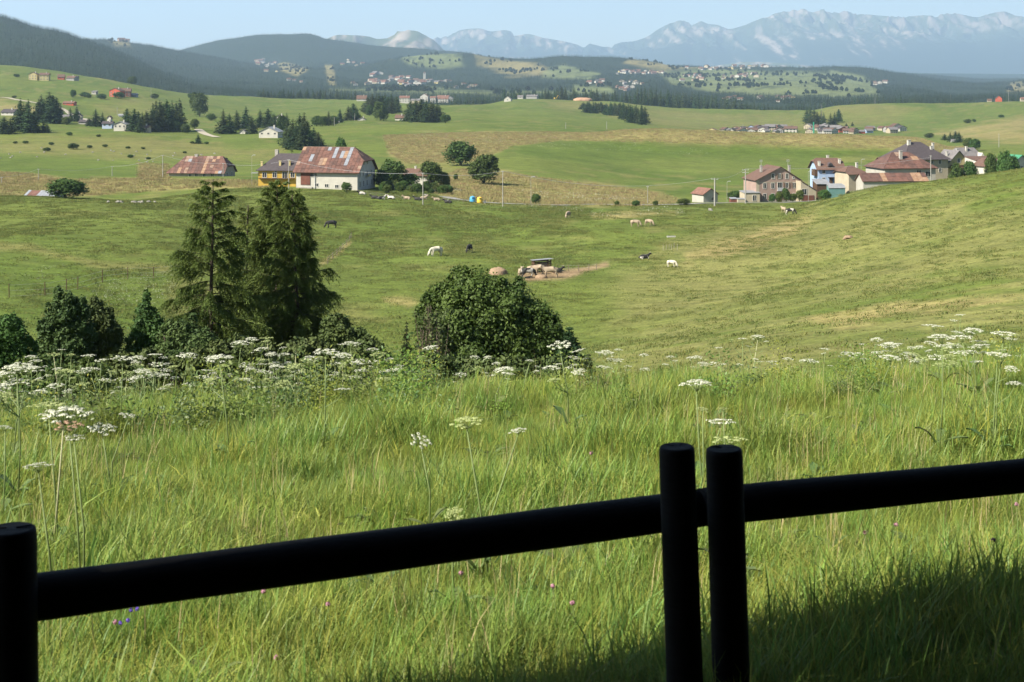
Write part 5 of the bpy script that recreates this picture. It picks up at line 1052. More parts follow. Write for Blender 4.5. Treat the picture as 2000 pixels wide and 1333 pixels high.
# ------------------------------------------------------------------ larches
def larch(px, depth, top, rad_px, seed, label, lean=0.0, n_br=150, dens=1.0):
    n_br = int(n_br*1.45); dens *= .8
    rg = np.random.default_rng(seed); p = gp(px, depth); H = (HOR-top)/F*depth-p.z; Rm = rad_px/F*depth
    e = empty('larch', p, 0, label, 'tree', 'larches beside the meadow')
    tp = [Vector((lean*H*t**1.5+.04*math.sin(5*t+seed), .04*math.cos(4*t), H*t)) for t in np.linspace(-.03, 1, 14)]
    mb = MB(); mb.tube(tp, [.11*(1-.93*i/13)+.006 for i in range(14)], 8); mb.build('trunk', M_BARK, e, smooth=True)
    V = []; wood = MB(); LV = []
    for i in range(n_br):
        t = .10+.89*(i+rg.random())/n_br; a = i*2.399+rg.random()*.8; prof = (1-t)**.62*(.6+.4*min(1, t/.2)); L_ = Rm*prof*(.55+.65*rg.random())+.09
        o = Vector((lean*H*t**1.5, 0, H*t)); d = Vector((math.cos(a), math.sin(a), 0)); up = .32*(t > .6)+.12-.25*(t < .35); pts = []
        for k in range(7):
            s = k/6; pts.append(o+d*L_*s+Vector((0,0,L_*(up*s-.42*s*s*(1-.5*t)+(.10*s**4)))))
        wood.tube(pts, [.022*(1-t*.6)*(1-.85*k/6)+.002 for k in range(7)], 4, cap=False)
        nt = int((12+48*L_)*dens); side = Vector((-d.y, d.x, 0))
        for j in range(nt):
            s = .12+.88*rg.random()**.8; k = min(5, int(s*6)); b = pts[k].lerp(pts[k+1], s*6-k)
            sg = rg.choice((-1, 1)); l = L_*(.10+.26*(1-abs(s-.6)))*(.6+.7*rg.random())+.07; hang = (.45+1.1*rg.random())*(1.3-.85*t)
            dv = (d*(.45+.5*rg.random())+side*sg*(.55*rg.random()))*l; tw = [b+dv*u+Vector((0,0,-hang*l*u**1.4)) for u in (0, .33, .66, 1)]
            m = max(6, int(l*38))
            for q in range(m):
                u = q/m; k2 = min(2, int(u*3)); c = tw[k2].lerp(tw[k2+1], u*3-k2); ax = (tw[k2+1]-tw[k2]).normalized()
                r = Vector(rg.normal(size=3)); r = (r-ax*r.dot(ax)).normalized(); tip = c+(ax*.7+r*.75)*(.065+.06*rg.random()); w_ = ax.cross(r)*.017
                LV.append((c-w_, c+w_, tip))
            LV.append((tw[0]+side*.004, tw[3], tw[0]-side*.004))
    LV = np.array([[tuple(v) for v in tr] for tr in LV]).reshape(-1, 3)
    wood.build('branches', M_BARK, e, smooth=True); o = link('crown', mesh('larch_crown', LV, np.arange(len(LV)).reshape(-1, 3), [M_LARCH]), e); print('larch tris', len(LV)//3); return e
larch(414, 44, 350, 118, 3, 'slender larch with drooping fronds, left of the pair', 0, 84, .95)
larch(540, 48, 350, 118, 4, 'broad dense larch with a pointed top, centre of the clump', 0, 140, 1.0)
larch(582, 46, 368, 108, 6, 'larch forming the right flank of the dense clump', -.02, 120, 1.0)
larch(484, 50, 400, 92, 8, 'shorter larch filling the gap between the taller ones', 0, 80, .8)

# ------------------------------------------------------------------ bushes below the crest
def bush(name, px, depth, blobs_px, leaf, n, m, label, seed, stems=7, cat='bush', core=True, tw=None):
    """blobs in photo pixels: (cx, cy, rx, ry)"""
    p = gp(px, depth); s = depth/F; e = empty(name, p, 0, label, cat)
    bl = [((cx-px)*s, random.Random(seed+i).uniform(-.3, .3)*rx*s, (HOR-cy)*s-p.z, rx*s, rx*s*.85, ry*s) for i, (cx, cy, rx, ry) in enumerate(blobs_px)]
    rm_ = random.Random(seed*7); nb = len(bl)
    for b in list(bl):
        for k in range(4 if nb < 9 else 3):
            a = rm_.uniform(-.3, 3.44); q = rm_.uniform(.8, 1.12); f_ = rm_.uniform(.16, .34)
            bl.append((b[0]+math.cos(a)*b[3]*q, b[1]+rm_.uniform(-.7, .4)*b[4], b[2]+math.sin(a)*b[5]*q, b[3]*f_, b[4]*f_, b[5]*f_*rm_.uniform(1, 1.7)))
    link('foliage', crown_mesh('bush_leaves', bl, leaf, int(n*1.15), m, seed, core=core, jag=.30, ncore=nb), e)
    mb = MB(); rg = random.Random(seed)
    for i in range(stems):
        b = bl[i % len(bl)]; q = Vector((b[0]+rg.uniform(-.5,.5)*b[3], b[1], b[2]+b[5]*.3)); mb.tube([(rg.uniform(-.3,.3)+b[0]*.3, 0, -.2), Vector((b[0]*.6, 0, q.z*.5)), q], [.06,.045,.015], 5)
    mb.build('stems', tw or M_BARK, e, smooth=True); return e
bush('broadleaf_bush', 968, 52, [(915,612,84,64),(972,618,80,62),(1036,646,54,50),(868,596,36,40),(915,675,92,60),(1030,695,66,46),(872,650,56,54),(925,576,46,28),(1066,670,38,34),(998,590,36,26)], .078, 84000, M_ASH, 'big dense green bush in the middle just beyond the meadow crest', 5, 12)
def twiggy(px, depth, top, wpx, n, label, seed, name='bare_shrub'):
    p = gp(px, depth); s = depth/F; H = (HOR-top)*s-p.z; e = empty(name, p, 0, label, 'shrub'); rg = random.Random(seed)
    for i in range(1):
        mb = MB()
        for k in range(n):
            x = rg.uniform(-.5,.5)*wpx*s; h = H*rg.uniform(.5, 1); q = [Vector((x*.4, rg.uniform(-.2,.2), -.2)), Vector((x*.8, rg.uniform(-.3,.3), h*.5)), Vector((x+rg.uniform(-.2,.2), rg.uniform(-.4,.4), h))]; mb.tube(q, [.028,.016,.004], 4, cap=False)
            for j in range(12):
                t = rg.uniform(.3, 1); b = q[0].lerp(q[1], t*2) if t < .5 else q[1].lerp(q[2], t*2-1); a = rg.uniform(0, 6.28); l = rg.uniform(.1, .4); mb.tube([b, b+Vector((math.cos(a)*l*.5, math.sin(a)*l*.5, l*.7))], [.007, .002], 3, cap=False)
        mb.build('twigs', M_TWIG, e)
    P_ = np.array([(rg.gauss(0, .3)*wpx*s, rg.gauss(0,.3), rg.uniform(.1,.95)*H) for _ in range(1500)]); V, Fq = tri_cloud(P_, unit(len(P_)), .07); link('foliage', mesh('sparse_leaves', V, Fq, [M_DARKL]), e)
twiggy(845, 47, 590, 60, 34, 'half-bare brown twiggy shrub at the left side of the big bush', 4)
def spruce(px, depth, top, wpx, label, seed, k=4, m=None):
    p = gp(px, depth); H = (HOR-top)/F*depth-p.z; e = empty('spruce', p, seed, label, 'tree', 'young spruces below the crest')
    rr = wpx/F*depth; me_ = conifer_mesh('spruce_crown', H, rr, int(16+H*7), 24, seed, M_CONIF, fuzz=16, droop=.15, power=.8, base=.03)
    link('crown', me_, e); link('trunk', trunk_mesh('spruce_trunk', H*.97, .07, seed=seed), e); return e
spruce(1112, 44, 640, 62, 'low dark spruce spreading at the right foot of the big bush', 11); spruce(794, 42, 628, 26, 'narrow dark young spruce left of the big bush', 12); spruce(1150, 40, 690, 34, 'small dark spruce tip right of the big bush', 13)
bush('dark_bush', 135, 40, [(126,616,26,44),(108,660,36,40),(146,650,30,54),(120,680,44,40)], .058, 21000, M_DARKL, 'dark leafy tree left of its twin behind the white umbels', 21, 8, 'tree')
bush('dark_bush', 200, 41, [(190,640,24,48),(214,670,24,38),(188,690,30,40)], .058, 18000, M_DARKL, 'dark leafy tree right of its twin behind the white umbels', 22, 8, 'tree')
bush('leafy_bush', 288, 42, [(282,632,20,42),(300,670,32,44),(272,680,22,38)], .055, 15000, M_BROAD, 'mid-green bush between the dark twins and the left larch', 23, 6)
bush('leafy_bush', 350, 40, [(350,670,34,44),(392,690,36,44),(330,705,34,36)], .055, 14000, M_DARKL, 'olive bush at the foot of the left larch', 24, 6)
bush('leafy_bush', 22, 38, [(16,655,34,34),(2,690,40,40),(42,695,26,32)], .055, 15000, M_BROAD, 'loose bush with reddish stems at the left edge', 25, 6, tw=M_LARCHD)
bush('leafy_bush', 668, 41, [(656,660,30,40),(690,684,32,30),(640,690,30,40)], .058, 15000, M_DARKL, 'dark bush at the right foot of the larches', 26, 6)
bush('leafy_bush', 735, 40, [(715,700,34,36),(745,715,30,24)], .058, 8000, M_DARKL, 'low dark bush between the larches and the narrow spruce', 27, 5)
bush('leafy_bush', 470, 36, [(455,712,60,40),(530,716,60,38),(600,712,55,40),(385,722,50,36),(300,728,50,36),(230,735,46,34),(665,722,45,34)], .07, 15000, M_DARKL, 'dark undergrowth in the shade under the larches', 28, 6)
bush('leafy_bush', 900, 36, [(850,728,50,30),(920,732,50,30),(1000,730,50,30),(1080,730,48,30)], .07, 9000, M_DARKL, 'dark undergrowth in front of the big bush', 29, 6)
bush('leafy_bush', 110, 32, [(60,735,50,28),(130,738,50,28),(180,742,46,28)], .06, 8000, M_BROAD, 'green undergrowth behind the left umbels', 30, 5)

# ------------------------------------------------------------------ meadow grass
def blade_tuft(name, n, r, h0, h1, w_, m, seed, curl=.5, seg=3):
    rg = np.random.default_rng(seed); V = []; Fq = []; C = []
    for i in range(n):
        a, rr = rg.random()*6.283, r*math.sqrt(rg.random()); b = np.array((math.cos(a)*rr, math.sin(a)*rr, 0)); h = h0+(h1-h0)*rg.random()**1.5
        a2 = rg.random()*6.283; ln = curl*h*(.15+.85*rg.random()); d = np.array((math.cos(a2), math.sin(a2), 0)); sd = np.array((-d[1], d[0], 0)); sd = sd*math.cos(rg.random())+0; ww = w_*(.6+.8*rg.random()); k0 = len(V)
        for k in range(seg+1):
            t = k/seg; c = b+d*ln*t**2+np.array((0, 0, h*(t-.22*curl*t**3*(ln/h)))); hw = ww*.5*(1-t**1.6)*(1 if k < seg else 0)
            if k < seg: V += [c-sd*hw, c+sd*hw]
            else: V.append(c)
        for k in range(seg-1): Fq += [[k0+2*k, k0+2*k+1, k0+2*k+3], [k0+2*k, k0+2*k+3, k0+2*k+2]]
        Fq.append([k0+2*(seg-1), k0+2*(seg-1)+1, k0+2*seg])
    return mesh(name, V, np.array(Fq), [m])
M_GR = [mat('fresh_blades', (.175,.245,.036), .6, 0, 2.0, (.285,.360,.082), transl=.48, rnd=.3, spec=.18), mat('yellow_blades', (.235,.290,.052), .6, 0, 2.0, (.34,.375,.11), transl=.42, rnd=.2, spec=.18), mat('blue_green_blades', (.13,.205,.04), .5, 0, 2.0, (.20,.28,.07), transl=.42, rnd=.2, spec=.3), mat('straw_blades', (.34,.28,.14), .7, .2, 2, transl=.2)]
TUF = [blade_tuft('grass_kind', 120, .22, .05, .25, .0065, M_GR[0], 1, .8), blade_tuft('grass_kind', 110, .22, .05, .24, .006, M_GR[0], 2, 1.2), blade_tuft('grass_kind', 90, .20, .08, .30, .007, M_GR[1], 3, 1.1), blade_tuft('grass_kind', 80, .18, .10, .32, .010, M_GR[2], 4, .7), blade_tuft('grass_kind', 110, .24, .05, .22, .008, M_GR[1], 5, 1.6), blade_tuft('grass_kind', 60, .2, .10, .36, .006, M_GR[0], 6, .8), blade_tuft('grass_kind', 60, .2, .06, .2, .011, M_GR[0], 7, 1.5)]
STR = [blade_tuft('straw_kind', 7, .16, .3, .55, .005, M_GR[3], 7, .5), blade_tuft('straw_kind', 4, .12, .25, .5, .006, M_GR[3], 8, .8)]
rg = np.random.default_rng(17)
def wedge(n, d0, d1, x0=-60, x1=2060, pw=1.0):
    d = (d0**2+rg.random(n)*(d1**2-d0**2))**.5; px = x0+rg.random(n)*(x1-x0); x = (px-1000)/F*d; return px, d, x, gz(x, d)
n_ = 20500; px, d, x, z = wedge(n_, 4.4, 16.5, -420, 2980)
tilt_ = lambda n: np.stack([rg.normal(size=n)*.16, rg.normal(size=n)*.16, rg.random(n)*6.283], 1)
cl = fbm(x/.9, d/.9, 3, 6); s_ = np.clip(.95+1.0*cl, .45, 1.6)*(.85+.3*rg.random(n_))
scatter('meadow_grass', np.stack([x, d, z-.02], 1), TUF, s_, 'tall fresh meadow grass in front of the crest', rots=tilt_(n_))
px, d, x, z = wedge(4400, 2.3, 5.0, -420, 3100); scatter('verge_grass', np.stack([x, d, z-.02], 1), TUF, .8+.4*rg.random(4400), 'shaded grass around the wooden fence')
px, d, x, z = wedge(820, 4.8, 16, -420, 2980); scatter('dry_stalks', np.stack([x, d, z-.02], 1), STR, .7+.5*rg.random(820), 'dry stalks standing in the fresh meadow grass')
# broad leaves and clover low in the grass
def leaf_rosette(name, n, L_, w_, m, seed):
    rg2 = np.random.default_rng(seed); V = []; Fq = []
    for i in range(n):
        a = i*2.4+rg2.random(); d_ = np.array((math.cos(a), math.sin(a), 0)); sd = np.array((-d_[1], d_[0], 0)); l = L_*(.6+.6*rg2.random()); e_ = .5+.8*rg2.random(); k0 = len(V)
        for k in range(6):
            t = k/5; c = d_*l*(.1+t*.8)+np.array((0,0,l*e_*(t-.55*t*t))); hw = w_*math.sin(math.pi*min(1, t*.92+.08))**.8*(.7+.3*math.cos(k*2.3)); V += [c-sd*hw, c+np.array((0,0,-w_*.25)), c+sd*hw]
        for k in range(5):
            q = k0+k*3; Fq += [[q, q+1, q+4, q+3], [q+1, q+2, q+5, q+4]]
    return mesh(name, V, np.array(Fq), [m], smooth=True)
M_HOGL = mat('hogweed_leaf', (.075,.115,.035), .5, 0, 3, (.12,.17,.06), transl=.3, rnd=.2)
ROS = [leaf_rosette('leaf_kind', 5, .30, .06, M_HOGL, 1), leaf_rosette('leaf_kind', 7, .18, .03, M_HOGL, 2)]
px, d, x, z = wedge(420, 4.6, 15); scatter('meadow_herbs', np.stack([x, d, z+.03], 1), ROS, .3+.4*rg.random(420), 'broad-leaved herbs low in the meadow grass')
# tussocks on the valley pasture and rough grass on the dry fields
M_TUS = mat('pasture_tussock', (.078,.106,.022), .9, 0, .3, (.135,.150,.042), transl=.2, rnd=.2); M_DRYT = mat('dry_tussock', (.19,.170,.066), .9, 0, .3, (.27,.230,.105), transl=.15, rnd=.25)
TS = [blade_tuft('tussock_kind', 46, .55, .05, .20, .05, M_TUS, 31, .9, 2), blade_tuft('tussock_kind', 60, .85, .04, .14, .06, M_TUS, 32, .9, 2)]; TD = [blade_tuft('dry_kind', 50, .7, .10, .45, .05, M_DRYT, 33, .6, 2)]
n_ = 78000; px, d, x, z = wedge(n_, 42, 345, -250, 2400); k = (fbm(x/7, d/10, 3, 41) > .0) | (rg.random(n_) < .25); py = HOR-F*z/d
k &= (px < 1150) | (rg.random(n_) < .45)
k &= ~inpoly(px, py, [(1010,532),(1060,528),(1140,522),(1185,514),(1190,520),(1150,530),(1100,545),(1030,550)])
scatter('pasture_tussocks', np.stack([x[k], d[k], z[k]-.03], 1), TS, (.7+.9*rg.random(n_))[k]*np.clip(.75+d[k]/500, .8, 1.4), 'grazed grass tussocks on the valley pasture')
n_ = 90000; px, d, x, z = wedge(n_, 320, 860); py = HOR-F*z/d; k = np.zeros(n_, bool)
for c, soft, d0, d1, poly in REG:
    if c == TN and d0 < 900 and d0 >= 320: k |= inpoly(px, py, poly) & (d > d0*.93) & (d < d1*1.05)
scatter('dry_grass', np.stack([x[k], d[k], z[k]-.03], 1), TD, (1.0+1.0*rg.random(n_))[k], 'tall dry grass on the unmown slopes')

# ------------------------------------------------------------------ umbels
M_UMB = [mat('white_umbel', (.52,.53,.43), .8, .08, 20, transl=.25), mat('green_umbel', (.33,.38,.16), .8, .15, 20, transl=.25), mat('brown_umbel', (.30,.19,.13), .8, .2, 20)]
M_STEM = mat('hogweed_stem', (.15,.20,.07), .6, .2, 5, transl=.1); M_STEMP = mat('pale_stem', (.30,.30,.17), .6, .2, 5)
def umbel(seed, n=22, dome=.22, gap=0.0):
    """flat compound umbel of unit radius: rays and small clusters of florets"""
    rg = np.random.default_rng(seed); ray = MB(); V = []; N_ = []
    for i in range(n):
        rr = math.sqrt((i+.5)/n)*(1+.06*rg.normal()); a = i*2.399+.2*rg.normal(); c = np.array((math.cos(a)*rr, math.sin(a)*rr, dome*(1-rr*rr)+.03*rg.normal())); ray.tube([(0,0,-.42), tuple(c*np.array((.55,.55,1))-np.array((0,0,.12))), tuple(c)], [.018,.013,.01], 3, cap=False)
        k = 26; u = unit(k, rg); u[:, 2] = np.abs(u[:, 2])*.45; r_ = .17+.05*rg.random(); V.append(c+u*r_*np.array((1,1,.55))); N_.append(u+np.array((0,0,1.2)))
    V, Fq = tri_cloud(np.concatenate(V), np.concatenate(N_), .085, 1.1, rng=rg)
    return mesh('umbel_florets', V, Fq, [M_UMB[0]]), ray.me('umbel_rays', M_STEM)
UMB = [umbel(1, 20), umbel(2, 16, .16), umbel(3, 24, .30), umbel(4, 14, .10)]
LEAFM = leaf_rosette('hogweed_leaf', 3, .42, .09, M_HOGL, 9)
def side_of(px, py):
    near = [(40,'at the left edge'),(140,'before the left dark twin tree'),(250,'before the right dark twin tree'),(340,'before the bush left of the larches'),(450,'under the left larch'),(600,'under the dense larches'),(700,'right of the larch foot'),(800,'between larches and big bush'),(900,'before the left half of the big bush'),(1060,'before the big bush'),(1160,'at the right flank of the big bush'),(1330,'right of the big bush'),(1560,'on the crest above the fence posts'),(1760,'on the crest before the tan slope'),(1900,'in the tall clump near the right edge'),(2100,'at the right edge')]
    return next(s for x, s in near if px < x)
UCNT = {}
def hogweed(px, py, wpx, diam=.19, kind=0, tilt=0.0, base=None, dmax=17.5, side=True, d=None):
    d = d or min(dmax, max(6.0, diam*F/wpx)); x = (px-1000)/F*d; top = Vector((x, d, (HOR-py)/F*d)); r = wpx/F*d/2
    bx, by = base if base else (x+random.uniform(-.12,.12), d+random.uniform(-.1,.1)); g = Vector((bx, by, float(gz(bx, by))))
    where = side_of(px, py) if py < 770 else ('low in the meadow' if px > 1100 else 'in the left meadow' if px < 420 else 'in the middle meadow'); sz = 'large' if wpx >= 40 else 'medium' if wpx >= 26 else 'small'
    cn = ('white', 'greenish', 'brown withered')[kind]; key = (where, sz, cn); i = UCNT.get(key, 0); UCNT[key] = i+1
    e = empty('hogweed', g, random.uniform(0, 6.28)*0, '%s %s hogweed %s, %s from left' % (sz, cn, where, ordinal(i)), 'hogweed', 'hogweed plants along the crest')
    t = top-g; h = max(t.z, .2); mid = Vector((t.x*.35+random.uniform(-.03,.03), t.y*.4, h*.5)); mb = MB(); neck = t-Vector((0,0,r*.42)); mb.tube([Vector((0,0,-.05)), mid, neck], [.006,.0048,.003], 6); mb.build('stem', M_STEMP if random.random() < .12 else M_STEM, e, smooth=True)
    def head(pos, rad, kd, tl):
        f, ry = random.choice(UMB); o = link('flower_head', f, e, loc=pos, rot=(random.uniform(-.12,.12)+.05, tl+random.uniform(-.08,.08), random.uniform(0,6.28)), scale=(rad,)*3)
        if kd: o.material_slots[0].link = 'OBJECT'; o.material_slots[0].material = M_UMB[kd]
        rr_ = link('flower_rays', ry, o)
    head(t, r, kind, tilt)
    if side and h > .45:
        for k in range(random.choice((0, 1, 2, 2, 3))):
            a = random.uniform(0, 6.28); u = random.uniform(.4,.8); b = mid.lerp(neck, (u-.5)*2) if u > .5 else mid; q = b+Vector((math.cos(a)*.14, math.sin(a)*.14, h*random.uniform(.12,.3))); q.z = min(q.z, t.z-.02)
            mb = MB(); mb.tube([b, b.lerp(q, .5)+Vector((math.cos(a)*.03, math.sin(a)*.03, -.01)), q-Vector((0,0,r*.2))], [.004,.003,.002], 5); mb.build('side_stem', M_STEM, e); head(q, r*random.uniform(.4,.8), random.choice((kind, 1)), random.uniform(-.3,.3))
    if h > .4: o = link('leaf', LEAFM, e, loc=(0,0,h*.18), rot=(0,0,random.uniform(0,6.28)), scale=(random.uniform(.3,.5),)*3)
    return e
UP = [(120,684,18),(61,698,24),(69,706,25),(174,695,28),(240,701,42),(366,695,40),(429,701,50),(470,672,36),(492,664,25),(129,728,40,.19,1),(177,722,38),(300,731,35),(303,694,30),(207,743,25),(369,752,25),(402,725,30),(483,712,18),(75,767,35),(108,755,35),(33,719,60),(57,722,50),(12,734,50),(33,746,50),(9,752,34),(270,700,30),(306,712,30),
 (510,684,30),(522,661,30,.19,1),(530,692,26),(553,680,16),(555,694,26),(578,678,36,.19,1,.5),(636,687,48),(669,696,36),(684,672,28),(729,684,24),(606,706,32,.19,1),(540,711,26),(480,716,28),(432,716,30,.19,1),(738,693,30,.19,1),(576,716,40,.19,1),(729,708,30),(655,712,24),(700,706,26),(628,700,20,.19,1),
 (841,680,29),(762,702,22),(825,698,20,.19,1),(763,740,25),(770,724,36),(799,728,20),(901,732,26),(984,725,40),(993,732,26),(1094,675,45,.19,0,-.1),(1131,685,30,.19,0,-.2),(1122,700,22,.19,0,-.2),(1186,690,28),(1193,703,20),(1177,718,30),(933,719,15,.19,1),
 (1450,662,18),(1480,659,26),(1404,680,16),(1258,694,18),(1310,698,18),(1208,684,16),(1208,705,20),(1226,716,16),(1260,722,20),(1300,713,14),(1362,698,22),(1390,710,25),(1612,682,20),(1658,694,34),(1576,705,30),(1508,707,22),(1484,707,20),(1446,713,14),(1540,702,22),(1712,664,24),(1738,675,36),(1730,686,18),(1776,694,30),(1780,680,16),(1828,698,36),(1840,662,50),(1880,660,45),(1900,648,40),(1824,638,38),(1876,616,20,.12),(1960,652,50),(1972,663,30),(1876,690,36),(1912,678,40),(1948,694,50),(1992,696,24),(1740,700,40),(1590,708,24),(1690,702,22),(1865,676,34),(1930,668,34,.19,1),(1850,684,30,.19,1),
 (1360,752,60),(1406,824,56),(1480,816,36),(1836,760,20,.12)]
_r = random.Random(99); UP += [(_r.uniform(0, 790), _r.uniform(688, 742), _r.uniform(14, 30), .15, _r.choice((0,0,1))) for _ in range(46)]+[(_r.uniform(1660, 2000), _r.uniform(672, 712), _r.uniform(14, 30), .15, _r.choice((0,0,1))) for _ in range(18)]+[(_r.uniform(800, 1650), _r.uniform(696, 722), _r.uniform(12, 20), .13, 0) for _ in range(14)]
for q in sorted(UP, key=lambda t: t[0]): hogweed(*q)
for px, py, w_, kd, tl, d, bx in ((200,838,55,0,0,9.0,.1),(250,812,34,0,-.2,9.2,-.1),(145,855,40,0,0,6.4,.06),(75,912,54,0,.25,6.2,.1),(124,812,92,0,0,7.4,-.05),(135,832,56,2,-.15,6.4,.08),(95,792,70,1,.1,7.5,.08),(822,862,44,0,-.5,8.2,.05),(912,826,62,1,-.1,7.0,.12),(1012,842,34,0,.1,6.9,-.2),(888,1004,36,1,-.5,6.4,.0),(1425,860,70,1,.1,6.9,0),(1372,800,24,1,0,9,0),(1412,798,20,1,0,8.8,0),(10,836,30,0,.2,8.5,0)):
    x = (px-1000)/F*d; hogweed(px, py, w_, kind=kd, tilt=tl, base=(x+bx, d-.05), d=d, side=False)
# far patches of small white umbels
def ucloud(n, h, seed):
    rg2 = np.random.default_rng(seed); P_ = np.stack([rg2.normal(size=n)*.35, rg2.normal(size=n)*.35, h*(.7+.4*rg2.random(n))], 1); V, Fq = tri_cloud(P_, np.tile((0,0,1.0), (n, 1))+.3*rg2.normal(size=(n,3)), .10, 1.1, rng=rg2); return mesh('white_flower_kind', V, Fq, [M_UMB[0]])
WF = [ucloud(5, .7, 1), ucloud(3, .6, 2), ucloud(8, .8, 3)]
pts = []
for poly, n_, d0, d1 in (([(150,600),(200,555),(340,530),(345,600),(260,600)],300,100,240),([(30,560),(60,530),(130,520),(120,550),(60,580)],36,100,260),([(20,610),(90,590),(160,598),(60,620)],40,80,200),([(1150,418),(1320,410),(1340,422),(1160,432)],160,240,345),([(1010,378),(1180,378),(1300,392),(1150,398),(1040,390)],220,330,420),([(760,360),(860,355),(905,380),(800,378),(750,372)],240,300,400),([(1040,282),(1180,275),(1400,288),(1380,308),(1250,300),(1050,292)],320,560,800),([(800,262),(1000,264),(1150,262),(1200,268),(1000,280),(900,286),(820,275)],420,600,800),([(980,402),(1150,410),(1130,420),(1000,412)],60,240,345)):
    xs = [q[0] for q in poly]; m_ = n_*60; dd = d0+rg.random(m_)*(d1-d0); pp = min(xs)+rg.random(m_)*(max(xs)-min(xs)); x = (pp-1000)/F*dd; z = gz(x, dd); k = np.nonzero(inpoly(pp, HOR-F*z/dd, poly) & (fbm(x/6, dd/8, 2, 3) > -.05))[0][:n_]; pts.append(np.stack([x[k], dd[k], z[k]], 1))
pts = np.concatenate(pts); scatter('white_flower_patches', pts, WF, np.clip(pts[:, 1]/300, .45, 1.3)*(.7+.6*rg.random(len(pts))), 'patches of small white umbels in the far fields')
# leafy herbs along the crest
def herb(seed, m):
    r2 = np.random.default_rng(seed); n = 420; h = r2.random(n)**.9; a = r2.random(n)*6.283; rr = .30*(1-.4*h)*r2.random(n)**.5; P_ = np.stack([np.cos(a)*rr, np.sin(a)*rr, h*(.28+.5*r2.random(n)**3)], 1); V, Fq = tri_cloud(P_, unit(n, r2)+np.array((0,0,.6)), .019, 2.0, rng=r2); return mesh('herb_kind', V, Fq, [m])
HB = [herb(1, M_HOGL), herb(2, M_GR[0]), herb(3, M_HOGL), herb(4, M_GR[2])]
px, d, x, z = wedge(900, 12.2, 19); k = (fbm(x/1.5, d/1.5, 2, 8) > -.12) & ((px < 850) | (px > 1650) | (rg.random(900) < .35)); scatter('crest_herbs', np.stack([x[k], d[k], z[k]], 1), HB, (.55+.6*rg.random(900))[k]*np.where(px[k] < 850, 1.0, .75), 'leafy herbs crowding the meadow crest')
# clover and bellflowers
M_PINKF = mat('clover_pink', (.30,.15,.20), .8, .2); M_VIO = mat('violet_petals', (.10,.05,.38), .7, .2)
def flower(name, px, py, d, h, r, m, label, n=26, group='small flowers in the near grass'):
    x = (px-1000)/F*d; z = (HOR-py)/F*d; g = float(gz(x, d)); e = empty(name, (x, d, g), 0, label, 'flower', group); mb = MB(); mb.tube([(.03,0,0),(0,0,z-g)], [.002,.0015], 4); mb.build('stem', M_STEM, e)
    u = unit(n, rg); V, Fq = tri_cloud(u*r, u, r*.9, 1.5, rng=rg); link('blossom', mesh('blossom', V, Fq, [m]), e, loc=(0,0,z-g))
for i, (px, py, d) in enumerate(((1080,1145,5.9),(1118,1178,5.8),(225,1215,5.6),(1985,985,7),(1750,1025,6.6),(1940,1055,6.3),(1690,1040,6.5),(540,1285,5.3),(900,1120,6.0),(515,1155,5.9),(1155,885,8),(640,1180,5.8))):
    flower('clover', px, py, d, .3, .009, M_PINKF, 'pink clover head, %s from the top of a scattered dozen' % ordinal(i), group='clover heads in the near grass')
for i, (px, py, d) in enumerate(((256,1192,5.6),(268,1190,5.6),(235,1217,5.5),(250,1212,5.5))): flower('bellflower', px, py, d, .3, .007, M_VIO, 'violet bellflower below the left end of the rail, %s of four' % ordinal(i), group='violet bellflowers under the rail')

# ------------------------------------------------------------------ the fence
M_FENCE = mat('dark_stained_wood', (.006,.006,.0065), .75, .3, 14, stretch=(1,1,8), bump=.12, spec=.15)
def rd(y): return 1.37*F/(y-HOR)
fe = empty('wooden_fence', (.6, 4.8, -2.28), 0, 'dark wooden rail fence with round posts in the shade of the near edge', 'fence')
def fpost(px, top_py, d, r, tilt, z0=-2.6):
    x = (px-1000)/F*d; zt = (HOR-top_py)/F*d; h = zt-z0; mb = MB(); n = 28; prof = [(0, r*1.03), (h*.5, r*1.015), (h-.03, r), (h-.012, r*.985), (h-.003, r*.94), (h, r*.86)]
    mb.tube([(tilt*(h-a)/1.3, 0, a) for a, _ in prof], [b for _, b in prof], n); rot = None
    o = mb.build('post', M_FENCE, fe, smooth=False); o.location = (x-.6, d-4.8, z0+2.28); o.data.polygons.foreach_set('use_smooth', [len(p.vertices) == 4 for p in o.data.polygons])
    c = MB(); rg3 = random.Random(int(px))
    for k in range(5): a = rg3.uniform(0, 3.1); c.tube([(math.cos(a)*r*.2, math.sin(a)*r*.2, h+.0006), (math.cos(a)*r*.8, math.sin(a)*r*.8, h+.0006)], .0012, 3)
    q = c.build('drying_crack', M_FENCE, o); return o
D1_, D2_ = 4.76, 4.89
fpost(1321.5, 872, D1_, 35.2/F*D1_, .045); fpost(1414, 876, D2_, 36/F*D2_, .04); fpost(22, 1032, 3.97, 48/F*3.97, .012)
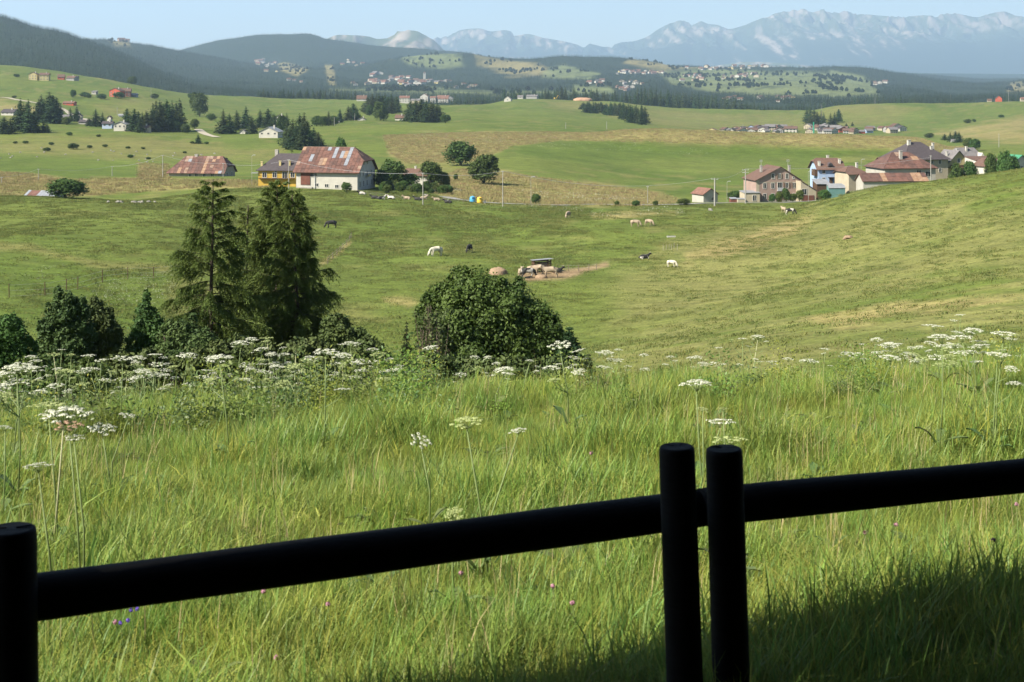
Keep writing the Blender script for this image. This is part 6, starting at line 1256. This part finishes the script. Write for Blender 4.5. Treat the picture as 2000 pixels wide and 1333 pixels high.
def rail(a, b, ra, rb):
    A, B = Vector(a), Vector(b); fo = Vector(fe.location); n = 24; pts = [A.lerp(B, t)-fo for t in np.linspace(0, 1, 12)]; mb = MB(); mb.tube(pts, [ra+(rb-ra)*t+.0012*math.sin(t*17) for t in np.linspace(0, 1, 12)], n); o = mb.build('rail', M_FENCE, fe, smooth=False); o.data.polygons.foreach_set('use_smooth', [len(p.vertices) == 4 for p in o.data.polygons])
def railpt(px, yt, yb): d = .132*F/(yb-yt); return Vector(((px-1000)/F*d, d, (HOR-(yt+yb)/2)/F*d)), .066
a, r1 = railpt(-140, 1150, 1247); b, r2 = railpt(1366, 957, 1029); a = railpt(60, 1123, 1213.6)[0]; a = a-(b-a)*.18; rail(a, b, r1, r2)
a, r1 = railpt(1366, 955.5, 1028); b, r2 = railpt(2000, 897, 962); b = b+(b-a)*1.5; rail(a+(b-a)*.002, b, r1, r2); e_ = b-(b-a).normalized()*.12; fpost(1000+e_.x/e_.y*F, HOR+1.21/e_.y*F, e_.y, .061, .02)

# ------------------------------------------------------------------ unseen timber roof and walls, added to shade the fence
fd = Vector((1.0, .55, 0)).normalized()
ro = empty('porch', (-2.24, 3.95, -2.24), math.atan2(fd.y, fd.x), 'timber porch roof over the viewpoint, casting the shade on the fence', 'porch')
M_PLK = mat('porch_planks', (.05,.035,.022), .85, .3, 2, stretch=(1,8,1))
EAVE = 0.0; HE = 3.14
for k in range(22):
    y1 = EAVE-k*.42; q = MB(); q.box(-16, 9, y1-.41, y1, HE+k*.11, HE+.05+k*.11); q.build('roof_plank', M_PLK, ro)
for x in (-15, -8, 8.6): q = MB(); q.box(x-.09, x+.09, EAVE-.9, EAVE-.72, -.1, HE+.2); q.build('post', M_PLK, ro)
q = MB(); q.box(-16, 9, -7.2, -7.0, -.2, 6.6); q.build('back_wall', M_PLK, ro)
q = MB(); q.box(-16, -15.8, -7.0, EAVE-1, -.2, 4.9); q.build('side_wall', M_PLK, ro); q = MB(); q.box(8.8, 9, -7.0, EAVE-1, -.2, 4.9); q.build('side_wall', M_PLK, ro)
